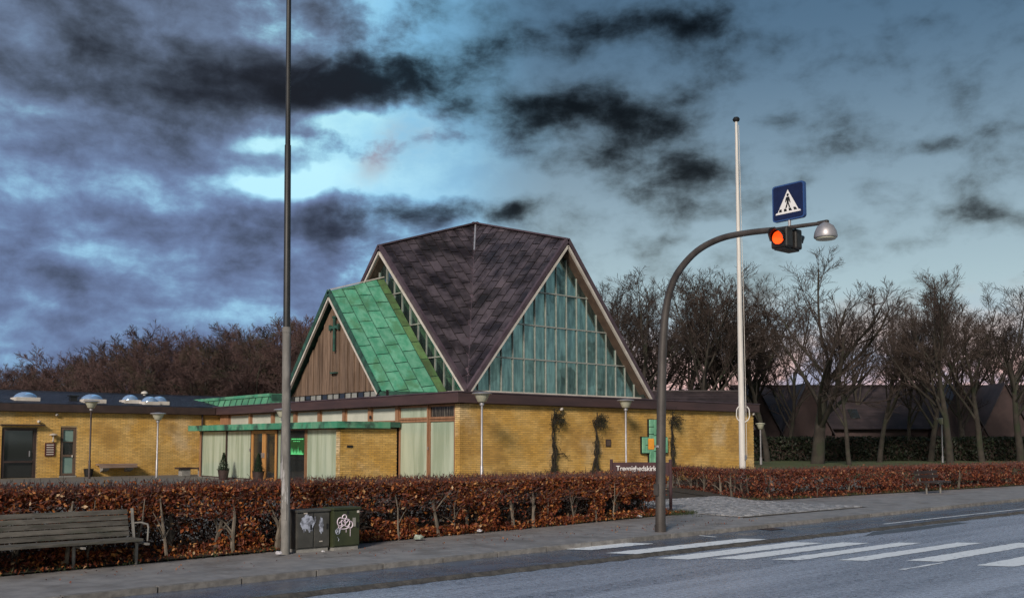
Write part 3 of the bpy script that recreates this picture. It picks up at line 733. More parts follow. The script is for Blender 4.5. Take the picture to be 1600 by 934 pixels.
lamp_post(16.95,33.3,3.0,'lamp post before the porch doors, close beside the street pole')
lamp_post(15.8,43.0,3.05,'lamp post before the wing wall, right of the wall bench')
lamp_post(13.2,43.9,3.55,'tall lamp post with dark post before the wing wall', pole=M_brown)
def far_lamp(p, h, label):
    x, y = p; t = thing('park_lamp', label, 'lamp post', (x,y,.1), 'slim park lamps on the lawn')
    MB().tube([(x,y,.08),(x,y,.6),(x,y,.61),(x,y,h-.3)], [.09,.09,.055,.05], 8).build('post', M_galv, t, True)
    MB().lathe((x,y,h-.42), [(.08,0),(.16,.05),(.30,.38),(.36,.40),(.33,.44),(.05,.50)], 12).build('lamp_shade', M_lamp, t, True)
far_lamp((74.6,35.6), 3.5, 'slim park lamp on the lawn at the right among the trees')
far_lamp((58.3,41.0), 3.0, 'slim park lamp on the lawn just right of the church wall')
# flagpole
fp = thing('flagpole', 'tall white flagpole with ball top standing in the hedge', 'flagpole', (24.5,17.9,.1))
M_wpaint = mat('white lacquer', (.68,.64,.60), (.58,.55,.52), scale=3, rough=.4, stretch=(4,4,.6))
MB().tube([(24.5,17.9,.05),(24.5,17.9,2.6),(24.49,17.9,7.5),(24.47,17.9,11.7)], [.105,.094,.066,.042], 14).build('pole', M_wpaint, fp, True)
MB().lathe((24.47,17.9,11.7), [(.05,0),(.10,.03),(.115,.08),(.08,.14),(.02,.16)], 12).build('truck', M_black, fp, True)
ring = [(24.5+RGT.x*.20*math.sin(a), 17.9+RGT.y*.20*math.sin(a)-.05, 2.62-.20*math.cos(a)-(.12 if math.cos(a) > 0 else 0)) for a in [i*math.pi/10 for i in range(-8,9)]]
MB().tube(ring, .018, 6).build('halyard_loop', M_wpaint, fp, True); MB().box(24.46,17.76,1.15,24.54,17.79,1.30).build('cleat', M_galv, fp)
MB().tube([(24.62,17.82,1.2),(24.60,17.83,6),(24.54,17.86,11.6)], .008, 5).build('halyard', M_wpaint, fp, True)
# copper cross relief on the south wall
M_mint = mat('pale mint copper', (.16,.42,.26), (.24,.52,.34), (.12,.34,.20), scale=3, rough=.65, bump=.15, rnd=.12)
rl = thing('copper_relief', 'large green copper cross relief on the church wall behind the curved mast', 'relief', (30.4,26.4,.8))
bx = MB(); bx.box(29.82,26.40,.82,30.62,26.47,2.64); bx.box(29.38,26.405,1.22,29.819,26.47,1.92); bx.box(30.621,26.405,1.22,30.98,26.47,1.92); bx.build('backing', M_black, rl)
for x0,x1,z0,z1 in ((29.85,30.06,.85,1.55),(30.085,30.34,.85,1.30),(30.365,30.59,.85,1.60),(29.85,30.06,1.575,2.0),(30.085,30.34,1.325,1.95),(30.365,30.59,1.625,2.1),(29.85,30.10,2.025,2.30),(30.125,30.34,1.975,2.61),(30.365,30.59,2.125,2.61),(29.85,30.10,2.325,2.61),(29.41,29.58,1.25,1.89),(29.605,29.80,1.25,1.55),(29.605,29.80,1.575,1.89),(30.64,30.80,1.25,1.89),(30.825,30.96,1.25,1.89)):
    dz = random.uniform(0,.03); MB().box(x0,26.36-dz,z0,x1,26.399,z1).build('copper_plate', M_mint, rl, bevel=.006)
t = thing('wall_plaque', 'small square dark plaque on the church wall', 'plaque', (27.5,26.46,1.5)); MB().box(27.38,26.45,1.52,27.66,26.488,1.80).build('plate', M_brown, t, bevel=.008); MB().box(27.42,26.444,1.56,27.62,26.449,1.76).build('inlay', M_soffit, t)
t = thing('house_number', 'small dark number plate on the porch side wall', 'plate', (17.95,30.36,1.6)); MB().box(18.02,30.365,1.50,18.26,30.388,1.58).build('plate', M_black, t); MB().box(18.0,30.372,1.49,18.28,30.389,1.495).build('edge', M_brown, t)
# planters with small conifers by the doors
M_con = mat('dark conifer needle', (.012,.028,.012), (.022,.045,.018), scale=8, rough=.9, island=.4)
def conifer(x, y, h, label):
    t = thing('potted_conifer', label, 'potted plant', (x,y,.1), 'conifers by the porch doors')
    MB().lathe((x,y,.1), [(.15,0),(.18,.02),(.24,.42),(.26,.43),(.22,.42),(.18,.36)], 14).build('pot', M_brown, t, True)
    MB().tube([(x,y,.4),(x,y,.4+h*.9)], [.025,.008], 5).build('trunk', M_soil, t); nd = MB(); random.seed(int(x*99+y))
    for k in range(900):
        f = random.random()**1.3; a = random.uniform(0,6.283); r = .26*(1-f)*random.uniform(.5,1.05)+.01; z = .5+f*h
        c = V((x+r*math.cos(a), y+r*math.sin(a), z)); d = V((math.cos(a)*.6, math.sin(a)*.6, .8))*.06; s = V((-math.sin(a), math.cos(a), 0))*.018
        nd.face([c-s, c+s, c+d])
    nd.build('foliage', M_con, t, kind='stuff')
conifer(17.2,39.1,.72,'small conifer in a dark pot left of the porch doors'); conifer(17.25,35.9,.72,'small conifer in a dark pot before the right porch door')
# climbers on the south wall
M_vine = mat('dark climber stem', (.030,.022,.015), (.020,.016,.010), scale=8, rough=.9)
M_vineleaf = mat('withered climber leaf', (.020,.024,.012), (.040,.034,.018), scale=8, rough=.9, island=.4)
def climber(x, h, seed, label, headdx):
    t = thing('climbing_plant', label, 'climber', (x,26.4,.1), 'climbers on the church wall'); random.seed(seed); st = MB(); tw = MB(); lf = MB()
    def shoot(p, d, L, r, depth):
        n = 5; pts = [p]
        for i in range(n): d = (d+V((random.uniform(-.5,.5),random.uniform(-.15,.1),random.uniform(-.45,.35)))).normalized(); pts.append(pts[-1]+d*(L/n)); pts[-1].y = min(pts[-1].y, 26.45)
        tw.tube(pts, [r*(1-.15*i) for i in range(n+1)], 3)
        if depth:
            for k in range(3): shoot(pts[random.randint(2,n)], (d+V((random.uniform(-1,1),random.uniform(-.4,.1),random.uniform(-.8,.8)))).normalized(), L*.6, r*.6, depth-1)
        for g in range(4):
            c = pts[-1]+V((random.uniform(-.04,.04),random.uniform(-.05,0),random.uniform(-.04,.04))); leaf_dir = V((random.uniform(-1,1),random.uniform(-.4,.4),random.uniform(-1,1)))*.035; w = leaf_dir.cross(V((.2,1,.3))).normalized()*.016
            lf.face([c-w, c+leaf_dir*.5, c+w, c-leaf_dir*.5])
    for s in range(4):
        ph = s*1.7+random.uniform(0,1); am = random.uniform(.10,.24)*(1 if s else .4); fr = random.uniform(1.8,3.2); top = h*(1.0 if s == 0 else random.uniform(.55,.95)); pts = []
        n = 30
        for i in range(n+1):
            f = i/n; z = .1+f*top; sq = .25+.9*abs(math.sin(f*3.1*1.5+seed))*(1-.5*f)
            pts.append(V((x+am*sq*math.sin(fr*f*4+ph)+.03*math.sin(f*21+ph), 26.41-.06*abs(math.sin(ph+4*f)), z)))
        st.tube(pts, [.046*(1-.6*i/n) for i in range(n+1)], 6)
        for k in range(20):
            f = random.random(); p = pts[int(n*f)]; shoot(p, V((random.choice((-1,1))*1.0,-.1,random.uniform(-.1,.8))).normalized(), random.uniform(.10,.24), .008, 0)
        for k in range(10): shoot(pts[random.randint(2,5)], V((random.choice((-1,1)),-.1,.6)).normalized(), random.uniform(.10,.22), .010, 1)
    top = V((x,26.40,h*.93))
    for k in range(40): shoot(top+V((random.uniform(-.12,.12),0,random.uniform(-.22,.08))), V((headdx*1.6+random.uniform(-.9,.9),-.2,random.uniform(-.3,.5))).normalized(), random.uniform(.22,.42), .011, 1)
    if seed == 31:
        p = V((x,26.38,h*.40)); st.tube([p, p+V((.25,0,.10)), p+V((.50,0,.13)), p+V((.72,0,-.04))], [.022,.018,.014,.008], 5)
        for k in range(8): shoot(p+V((.2+.06*k,0,.12-.01*k)), V((.6,-.1,random.uniform(-.6,.8))).normalized(), .14, .007, 0)
    st.build('stem', M_vine, t, True); tw.build('twigs', M_vine, t, kind='stuff'); lf.build('leaves', M_vineleaf, t, kind='stuff')
climber(24.5,2.85,31,'leafless climber on the church wall, leftmost, with a side shoot',.35); climber(26.75,2.75,32,'leafless climber on the church wall beside the dark plaque',.5); climber(31.28,2.85,33,'bushy climber on the church wall just right of the green cross',.2)
# ================================================================ street
# tall lighting column
pl = thing('lighting_column', 'tall stepped grey street lighting column before the cabinets', 'street lamp', (6.52,12.66,.1))
M_col = mat('stained concrete grey column', (.16,.15,.14), (.24,.225,.21), (.11,.10,.095), scale=3, rough=.75, bump=.2, stretch=(2,2,.8))
b = V((6.52,12.66,0)); ln = -RGT*.010
def cp_(z): return b+ln*z+V((0,0,z))
MB().tube([cp_(.05),cp_(1.6),cp_(3.30)], [.066,.062,.060], 16).build('lower_shaft', M_col, pl, True)
MB().obox(cp_(.72)-FWD*.062, RGT*.030, FWD*.006, (0,0,.13)).build('access_door', M_col, pl, bevel=.004)
MB().tube([cp_(3.28),cp_(3.36)], [.066,.060], 16).build('joint_collar', M_col, pl, True)
M_coldk = mat('dark column shaft', (.016,.016,.017), (.028,.027,.027), scale=3, rough=.5)  # upper shaft in a darker tone than the lower one
MB().tube([cp_(3.36),cp_(6.05),cp_(6.06),cp_(9.4)], [.050,.046,.038,.034], 14).build('upper_shaft', M_coldk, pl, True)
MB().tube([cp_(9.4),cp_(9.7)+V((0,-.2,0)),cp_(9.8)+V((0,-1.2,0))], .03, 8).build('bracket', M_coldk, pl, True)
hd = MB().obox(cp_(9.78)+V((0,-1.45,0)), (.16,0,0), (0,.35,0), (0,0,.07)).build('lantern', M_galv, pl, bevel=.03)
MB().obox(cp_(9.70)+V((0,-1.45,0)), (.13,0,0), (0,.30,0), (0,0,.015)).build('lens', M_lamp, hd)
M_scrap = mat('torn paper scrap', (.40,.38,.38), (.26,.25,.25), scale=12, rough=.8)
random.seed(8)
for k, z in enumerate((.85,1.02,1.22)):   # torn remains of a poster
    for q in range(3):
        a0 = math.atan2(-FWD.y,-FWD.x)+random.uniform(-.8,.6); zz0 = z-random.uniform(0,.1); sp = MB(); h_ = random.uniform(.10,.34)
        pts = [(a0+da, zz0+dz*h_) for da, dz in ((-.12,0),(.05,-.12),(.16,.05),(.22,.6),(.10,1.0),(-.05,.85),(-.16,.5))]
        sp.face([tuple(cp_(zv)+V((math.cos(an)*.0672, math.sin(an)*.0672, 0))) for an, zv in pts]); sp.build('poster_scrap', M_scrap, pl)
# electricity cabinets
M_cab = mat('dirty dark green cabinet', (.052,.050,.046), (.078,.075,.068), (.038,.034,.032), scale=4, rough=.5, bump=.05)
M_cab2 = mat('olive green cabinet', (.032,.040,.018), (.045,.052,.024), scale=4, rough=.5, bump=.05)
M_grafw = mat('pale blue grey spray paint', (.44,.47,.58), (.16,.17,.21), scale=14, rough=.6, lo=.42, hi=.6)
M_grafp = mat('pink white spray paint', (.72,.62,.70), (.55,.45,.55), scale=9, rough=.6)
def cabinet(x0, x1, y, top, m, doors, label):
    t = thing('electricity_cabinet', label, 'cabinet', ((x0+x1)/2,y+.15,.1), 'cabinets by the street pole')
    MB().box(x0+.02,y+.02,.08,x1-.02,y+.28,.15).build('plinth', M_concrete, t)
    MB().box(x0,y+.01,.15,x1,y+.30,top-.03).build('body', m, t, bevel=.006)
    MB().prism([(x0-.015,y-.02,top-.03),(x1+.015,y-.02,top-.03),(x1+.015,y+.31,top-.03),(x0-.015,y+.31,top-.03)], (0,0,.035)).build('lid', m, t, bevel=.006)
    w = (x1-x0)/doors
    for k in range(doors):
        d = MB().box(x0+k*w+.012,y-.004,.17,x0+(k+1)*w-.012,y+.008,top-.05).build('door', m, t, bevel=.003)
        MB().box(x0+(k+1)*w-.06,y-.012,.42,x0+(k+1)*w-.035,y-.005,.50).build('lock', M_black, d)
    return t
c1 = cabinet(6.70,7.235,12.66,.71,M_cab,2,'wide two-door dark cabinet with smeared pale graffiti by the street pole')
c2 = cabinet(7.25,7.70,12.58,.725,M_cab2,1,'narrow olive cabinet with pink outlined graffiti beside the wide cabinet')
random.seed(12)
g = MB()
def smear(mb, cx, cz, w, h, y, n=16, vert=True):
    for k in range(n):
        x = cx+w*(k/(n-1)-.5); f = math.sqrt(max(.02,1-((k/(n-1))*2-1)**2)); a = cz-h/2*f*random.uniform(.6,1.2); b2 = cz+h/2*f*random.uniform(.75,1.05)
        mb.prism([(x-w/n*.55,y,a),(x+w/n*.55,y,a+random.uniform(-.01,.01)),(x+w/n*.5,y,b2),(x-w/n*.5,y,b2)], (0,-.0015-.0002*k,0))
smear(g, 6.86, .52, .22, .26, 12.655, 20); g.build('graffiti', M_grafw, c1)
g = MB(); smear(g, 7.09, .48, .07, .27, 12.655, 7); smear(g, 6.985,.56,.03,.1,12.655,3); g.build('graffiti', M_grafw, c1)
g = MB(); g.box(6.80,12.652,.655,6.86,12.6555,.675); g.box(7.06,12.652,.24,7.11,12.6555,.255); g.build('sticker', M_trim, c1)
g = MB()
def loop(pts, r=.009, y=12.572): g.tube([(x,y,z) for x,z in pts], r, 4)
def circ(cx, cz, rx, rz, a0=0, a1=6.4, n=16): return [(cx+rx*math.cos(a0+(a1-a0)*i/n), cz+rz*math.sin(a0+(a1-a0)*i/n)) for i in range(n+1)]
loop(circ(7.36,.52,.05,.06,1,5.6)); loop(circ(7.43,.59,.035,.03)); loop(circ(7.47,.50,.05,.055,-1.8,2.6)); loop(circ(7.42,.45,.09,.04,3.0,6.4)); loop([(7.34,.50),(7.40,.54),(7.45,.49),(7.51,.55)]); loop([(7.36,.43),(7.42,.47),(7.5,.43)]); loop(circ(7.53,.47,.04,.05,-2,2)); loop([(7.38,.55),(7.385,.48)]); loop([(7.44,.55),(7.445,.47)]); loop([(7.53,.42),(7.53,.30)],.004); loop([(7.46,.42),(7.46,.36)],.004); g.build('graffiti', M_grafp, c2)
g = MB(); loop([(7.28,.40),(7.30,.36),(7.32,.40),(7.34,.36),(7.36,.41)], .008); loop(circ(7.32,.38,.035,.04), .007); loop([(7.31,.30),(7.34,.27),(7.33,.24)], .005); g.build('graffiti', M_grafw, c2)
g = MB(); g.box(7.57,12.568,.44,7.62,12.5745,.57); g.build('sticker', M_concrete, c2); g = MB(); g.box(7.645,12.568,.64,7.68,12.5745,.675); g.build('sticker', M_trim, c2); g = MB(); g.box(7.47,12.568,.625,7.50,12.5745,.67); g.build('lock', M_black, c2)
# front bench
M_slat = mat('lichen grey bench slat', (.060,.054,.047), (.115,.104,.092), (.042,.046,.032), scale=4, rough=.85, bump=.3, stretch=(1,5,5), rnd=.15)
M_post = mat('pale galvanised post', (.24,.225,.205), (.16,.15,.14), scale=6, rough=.6)
bn = thing('park_bench', 'weathered slatted bench on steel posts before the near hedge at far left', 'bench', (3.4,12.75,.1))
for k in range(5):
    z = .50+k*.070; y = 12.99+k*.024; MB().obox((3.16,y,z), (1.27,0,0), (0,.011,.003), (0,.009,.028)).build('back_slat', M_slat, bn, bevel=.004)
for k in range(4): MB().obox((3.16,12.93-k*.115,.435+.004*k), (1.30,0,0), (0,.048,0), (0,0,.018)).build('seat_slat', M_slat, bn, bevel=.004)
for x in (2.2,3.72,4.50):
    MB().tube([(x,12.90,.05),(x,12.90,.41)], .022, 10).build('leg', M_post, bn, True)
    MB().bar((x,12.48,.395),(x,12.95,.395), .04, .025).build('bearer', M_post, bn)
    MB().bar((x,13.005,.40),(x,13.115,.82), .035, .012, up=(0,1,0)).build('back_support', M_post, bn)
for x in (4.52,): 
    MB().tube([(x,13.03,.63),(x,12.80,.65),(x,12.57,.64),(x,12.54,.60),(x,12.56,.43)], .012, 8).build('armrest', M_post, bn, True)
# far bench by the second hedge
b2 = thing('park_bench', 'small dark bench on two posts before the far right hedge', 'bench', (29.6,14.35,.1))
for k in range(3): MB().obox((29.6,14.55-k*.13,.46), (.75,0,0), (0,.055,0), (0,0,.02)).build('seat_slat', M_brown, b2)
for k in range(2): MB().obox((29.6,14.66+k*.03,.62+k*.13), (.75,0,0), (0,.012,0), (0,-.01,.05)).build('back_slat', M_brown, b2)
for x in (29.15,30.05): MB().tube([(x,14.45,.1),(x,14.45,.44)], .03, 8).build('leg', M_post, b2, True); MB().bar((x,14.64,.45),(x,14.72,.84), .03, .015, up=(0,1,0)).build('back_support', M_post, b2)
# crossing mast
mx, my = 13.26, 11.48
ms = thing('crossing_mast', 'curved dark steel mast reaching over the crossing with a lamp at its end', 'mast', (mx,my,.1))
M_mast = mat('dark grey brown mast', (.062,.052,.048), (.090,.078,.072), (.045,.038,.036), scale=3, rough=.5, metal=.2, stretch=(2,2,.7))
path = [(my,.06),(my-.02,1.2),(my-.06,2.5),(my-.10,3.4),(my-.17,4.0),(my-.29,4.42),(my-.50,4.74),(my-.90,5.03),(my-1.40,5.17),(my-1.95,5.18),(my-2.5,5.14)]
def smooth(pts, n=5):
    out = []
    for i in range(len(pts)-1):
        p0, p1, p2, p3 = pts[max(i-1,0)], pts[i], pts[i+1], pts[min(i+2,len(pts)-1)]
        for k in range(n):
            t = k/n; out.append(tuple(.5*((2*b_)+(-a_+c_)*t+(2*a_-5*b_+4*c_-d_)*t*t+(-a_+3*b_-3*c_+d_)*t**3) for a_,b_,c_,d_ in zip(p0,p1,p2,p3)))
    return out+[pts[-1]]
sp_ = smooth([(y,z,r) for (y,z),r in zip(path,[.092,.088,.082,.074,.070,.065,.062,.058,.055,.052,.050])])
MB().tube([(mx,q[0],q[1]) for q in sp_], [q[2] for q in sp_], 16).build('mast_tube', M_mast, ms, True)
MB().tube([(mx,my-2.5,5.14),(mx,my-3.0,5.12),(mx,my-3.36,5.10)], [.036,.032,.03], 10).build('lamp_arm', M_mast, ms, True)
MB().tube([(mx,my,.05),(mx,my,.22)], .105, 16).build('base_collar', M_mast, ms, True)
MB().box(mx-.12,my-.05,.75,mx-.085,my+.05,.95).build('inspection_cover', M_mast, ms)
lh = MB().lathe((mx,my-3.42,4.86), [(.175,0),(.18,.02),(.165,.10),(.125,.18),(.06,.225),(.03,.25)], 24).build('lamp_bell', M_galv, ms, True)
MB().lathe((mx,my-3.42,4.835), [(.15,0),(.16,.024)], 20).build('lamp_lens', M_lamp, lh, True)
MB().obox((mx,my-3.38,5.105), (.035,0,0), (0,.09,0), (0,0,.03)).build('knuckle', M_mast, lh, bevel=.01)
MB().tube([(mx,my-2.78,5.12),(mx,my-2.78,5.26)], .025, 8).build('sign_stub', M_galv, ms, True)
# pedestrian sign, two sided
M_blue = mat('sign blue', (.008,.014,.060), (.006,.010,.045), scale=6, rough=.35, coat=.3)
M_bluee = mat('sign blue rim', (.030,.075,.22), rough=.35)
M_signw = mat('sign white', (.78,.76,.76), rough=.4)
sg = thing('crossing_sign', 'square blue pedestrian crossing sign above the amber light', 'road sign', (mx,my-2.85,5.34))
sy, sz, sh = my-2.78, 5.545, .295
def rr(cy, cz, h, r, n=5):
    pts = []
    for (sx_, sz_, a0) in ((1,1,0),(-1,1,math.pi/2),(-1,-1,math.pi),(1,-1,1.5*math.pi)):
        for i in range(n+1):
            a = a0+math.pi/2*i/n; pts.append((cy+sx_*(h-r)+r*math.cos(a), cz+sz_*(h-r)+r*math.sin(a)))
    return pts
MB().prism([(mx-.03,y,z) for y,z in rr(sy,sz,sh,.05)], (.06,0,0)).build('panel', M_bluee, sg)
for side in (-1,1):
    xs = mx+side*.030; e = side*.002
    def plate(poly, m, name, k): MB().prism([(xs+e*k, sy-side*(-1)*0+ (p*(-1)*(-side))*1.0, sz+q) for p,q in poly], (e,0,0)).build(name, m, sg)
    plate([(p-0,q) for p,q in [(a-sy,b3-sz) for a,b3 in rr(sy,sz,sh-.022,.04)]], M_blue, 'field', 0)
    plate([(-.195,-.155),(.195,-.155),(.0,.20)], M_signw, 'triangle', 1)
    plate([(-.235,-.185),(.235,-.185),(.22,-.155),(-.22,-.155)], M_signw, 'ground_line', 1)
    for k in range(4): plate([(-.17+k*.095,-.150),(-.115+k*.095,-.150),(-.118+k*.085,-.105),(-.160+k*.085,-.105)], M_black, 'zebra_bar', 2)
    plate([(.022*math.cos(a*math.pi/5)+.0,.112+.024*math.sin(a*math.pi/5)) for a in range(10)], M_black, 'figure_head', 2)
    plate([(-.030,.080),(.025,.082),(.040,.030),(.050,-.020),(.036,-.022),(.018,.030),(.016,-.020),(.045,-.098),(.020,-.098),(-.002,-.030),(-.022,-.098),(-.050,-.096),(-.022,-.015),(-.024,.035),(-.040,-.005),(-.052,.0),(-.042,.05)], M_black, 'figure_body', 2)
# two-way amber warning light
M_amber = mat('lit amber lens', (.8,.08,.01), rough=.3, emit=(1.0,.060,.004,.75))
M_head = mat('black signal housing', (.016,.015,.015), (.024,.022,.022), scale=5, rough=.4)
sl = thing('warning_light', 'black two-way signal head with glowing amber lens under the mast', 'traffic light', (mx,my-2.80,4.8))
ly, lz = my-2.72, 4.945
for side, lit in ((-1,True),(1,False)):
    cx_ = mx+side*.13
    MB().obox((cx_,ly+side*.0,lz), (.085,0,0), (0,.155,0), (0,0,.165)).build('housing', M_head, sl, bevel=.03)
    MB().tube([(cx_+side*.085,ly,lz),(cx_+side*.10,ly,lz)], .118, 24).build('rim', M_head, sl, True)
    lens = [(0.105*math.cos(a*math.pi/12), .105*math.sin(a*math.pi/12)) for a in range(24)]
    MB().prism([(cx_+side*.1005,ly+p,lz+q) for p,q in lens], (side*.012,0,0)).build('lens', M_amber if lit else M_black, sl)
    vz = MB()       # hood over the lens
    for i in range(14):
        a0, a1 = math.pi*(-.12+1.24*i/14), math.pi*(-.12+1.24*(i+1)/14); r = .122
        l0 = .20*(.35+.65*max(0,math.sin(a0))); l1 = .20*(.35+.65*max(0,math.sin(a1))); xx = cx_+side*.09
        vz.face([(xx,ly+r*math.cos(a0),lz+r*math.sin(a0)),(xx,ly+r*math.cos(a1),lz+r*math.sin(a1)),(xx+side*l1,ly+r*math.cos(a1),lz+r*math.sin(a1)),(xx+side*l0,ly+r*math.cos(a0),lz+r*math.sin(a0))])
    vo = vz.build('hood', M_head, sl, True); sm = vo.modifiers.new('solid','SOLIDIFY'); sm.thickness = .008
MB().box(mx-.04,ly-.06,lz+.15,mx+.04,ly+.06,lz+.20).build('hanger', M_head, sl)
MB().obox((mx,ly,lz-.175), (.20,0,0), (0,.10,0), (0,0,.012)).build('drip_tray', M_head, sl)
# orange box on the mast
ob = thing('push_button_box', 'small orange yellow box fixed to the left of the mast', 'box', (mx-.12,my+.08,1.55))
M_orange = mat('orange yellow enamel', (.62,.26,.012), (.55,.22,.01), scale=5, rough=.4)
c = V((mx,my,1.66))-RGT*.155-FWD*.02
MB().obox(c, RGT*.055, FWD*.03, (0,0,.10)).build('case', M_orange, ob, bevel=.012); MB().obox(c-FWD*.032-V((0,0,.03)), RGT*.022, FWD*.004, (0,0,.022)).build('button', M_orange, ob)
MB().tube([(mx,my,1.60),(mx,my,1.64)], .098, 14, caps=False).build('clamp', M_galv, ob, True)
# name board
nb0 = V((16.16,15.45,0)); nbd = RGT.copy()
nb = thing('name_board', 'maroon name board with white lettering at the end of the near hedge', 'sign', (16.6,15.0,.1))
M_mar = mat('maroon board', (.060,.020,.024), (.045,.016,.020), scale=4, rough=.5)
for s_ in (0,1.36): p = nb0+nbd*s_; MB().obox((p.x,p.y,.68), nbd*.035, FWD*.035, (0,0,.62)).build('post', M_mar, nb, bevel=.015)
c = nb0+nbd*.68; MB().obox((c.x,c.y,1.075), nbd*.645, FWD*.02, (0,0,.155)).build('board', M_mar, nb, bevel=.006)
tcv = bpy.data.curves.new('lettering', 'FONT'); tcv.body = 'Treenighedskirken'; tcv.size = .190; tcv.extrude = .002; tcv.align_x = 'LEFT'; tcv.offset = .0012; tcv.space_character = .93
to = bpy.data.objects.new('tmp', tcv); col.objects.link(to)
tme = bpy.data.meshes.new_from_object(to); bpy.data.objects.remove(to); tme.name = 'lettering'
tw_ = max(v.co.x for v in tme.vertices); sc_ = 1.06/tw_
p = nb0+nbd*.105-FWD*.024
for v in tme.vertices:
    q = p+nbd*(v.co.x*sc_)+V((0,0,1.035+v.co.y*sc_*1.12))-FWD*v.co.z; v.co = q-OFF[nb.name]
tme.materials.clear(); tme.materials.append(M_signw); link('lettering', tme, nb)
# litter by the hedge
def litter(x, y, s, m, label, seed):
    random.seed(seed); t = thing('litter', label, 'litter', (x,y,.13)); mb = MB(); n = 7
    rings = [[(x+s*math.cos(a*6.283/n)*random.uniform(.6,1.1)*f, y+s*math.sin(a*6.283/n)*random.uniform(.6,1.1)*f, .13+h*s*random.uniform(.7,1.2)) for a in range(n)] for f,h in ((1,0.02),(.9,.35),(.5,.6))]
    for r0, r1 in zip(rings, rings[1:]):
        for k in range(n): mb.face([r0[k], r0[(k+1)%n], r1[(k+1)%n], r1[k]])
    mb.face(rings[-1]); mb.build('bag', m, t)
M_lit = mat('pale crumpled bag', (.38,.42,.36), (.20,.24,.18), scale=14, rough=.5); M_lit2 = mat('white crumpled paper', (.6,.58,.6), (.42,.40,.44), scale=14, rough=.6)
litter(9.05,12.98,.11,M_lit,'crumpled pale green bag lying under the middle of the hedge',1); litter(10.6,13.35,.07,M_lit2,'white scrap lying under the hedge right of the bag',2); litter(6.35,12.52,.06,M_lit2,'white scrap on the ground left of the street pole',3); litter(15.2,13.75,.07,M_lit2,'pale scrap under the hedge near the mast',5)
litter(6.95,12.35,.03,M_lit2,'tiny white scrap on the path before the wide cabinet',8)
# ================================================================ vegetation
def leaf_mat(name, stops, rough=.6, transl=.25):
    m = bpy.data.materials.new(name); m.use_nodes = True; nt = m.node_tree; S.nt = nt; b = nt.nodes['Principled BSDF']
    geo = nt.nodes.new('ShaderNodeNewGeometry'); cr_ = nt.nodes.new('ShaderNodeValToRGB'); cr_.color_ramp.interpolation = 'LINEAR'
    el_ = cr_.color_ramp.elements
    while len(el_) > 1: el_.remove(el_[0])
    el_[0].position = stops[0][0]; el_[0].color = (*stops[0][1], 1)
    for p, c in stops[1:]: e = el_.new(p); e.color = (*c, 1)
    nt.links.new(geo.outputs['Random Per Island'], cr_.inputs[0]); nt.links.new(cr_.outputs[0], b.inputs['Base Color']); b.inputs['Roughness'].default_value = rough
    tr = nt.nodes.new('ShaderNodeBsdfTranslucent'); nt.links.new(cr_.outputs[0], tr.inputs[0]); mx_ = nt.nodes.new('ShaderNodeMixShader'); mx_.inputs[0].default_value = transl
    nt.links.new(b.outputs[0], mx_.inputs[1]); nt.links.new(tr.outputs[0], mx_.inputs[2]); nt.links.new(mx_.outputs[0], nt.nodes['Material Output'].inputs[0])
    return m
M_beech = leaf_mat('copper brown beech leaf', [(0,(.050,.011,.007)),(.35,(.155,.030,.012)),(.65,(.25,.060,.016)),(.84,(.42,.14,.030)),(.95,(.50,.24,.08)),(1,(.58,.40,.24))])
M_beech2 = leaf_mat('plum brown beech leaf', [(0,(.045,.011,.010)),(.4,(.13,.030,.018)),(.75,(.21,.050,.022)),(.93,(.32,.11,.04)),(1,(.42,.22,.12))])
M_stem = mat('grey beech stem', (.10,.082,.064), (.17,.138,.108), scale=6, rough=.85, bump=.3, rnd=.3)
M_shoot = mat('plum brown shoot', (.085,.040,.036), (.13,.065,.055), scale=4, rough=.8)
M_twig = mat('dark twig', (.030,.020,.016), (.050,.032,.026), scale=5, rough=.9)
def rdir(): 
    while True:
        d = V((random.uniform(-1,1), random.uniform(-1,1), random.uniform(-1,1)))
        if .05 < d.length < 1: return d.normalized()
def leaf(mb, c, s, nb=None):
    u = rdir(); w = u.cross(nb or rdir())
    if w.length < .05: w = u.cross(V((.3,.5,.8)))
    w.normalize(); b = len(mb.v); k = w.cross(u)*s*.12
    mb.v += [tuple(c-u*s), tuple(c+w*s*.55+k), tuple(c+u*s), tuple(c-w*s*.55+k)]; mb.f.append((b,b+1,b+2,b+3))
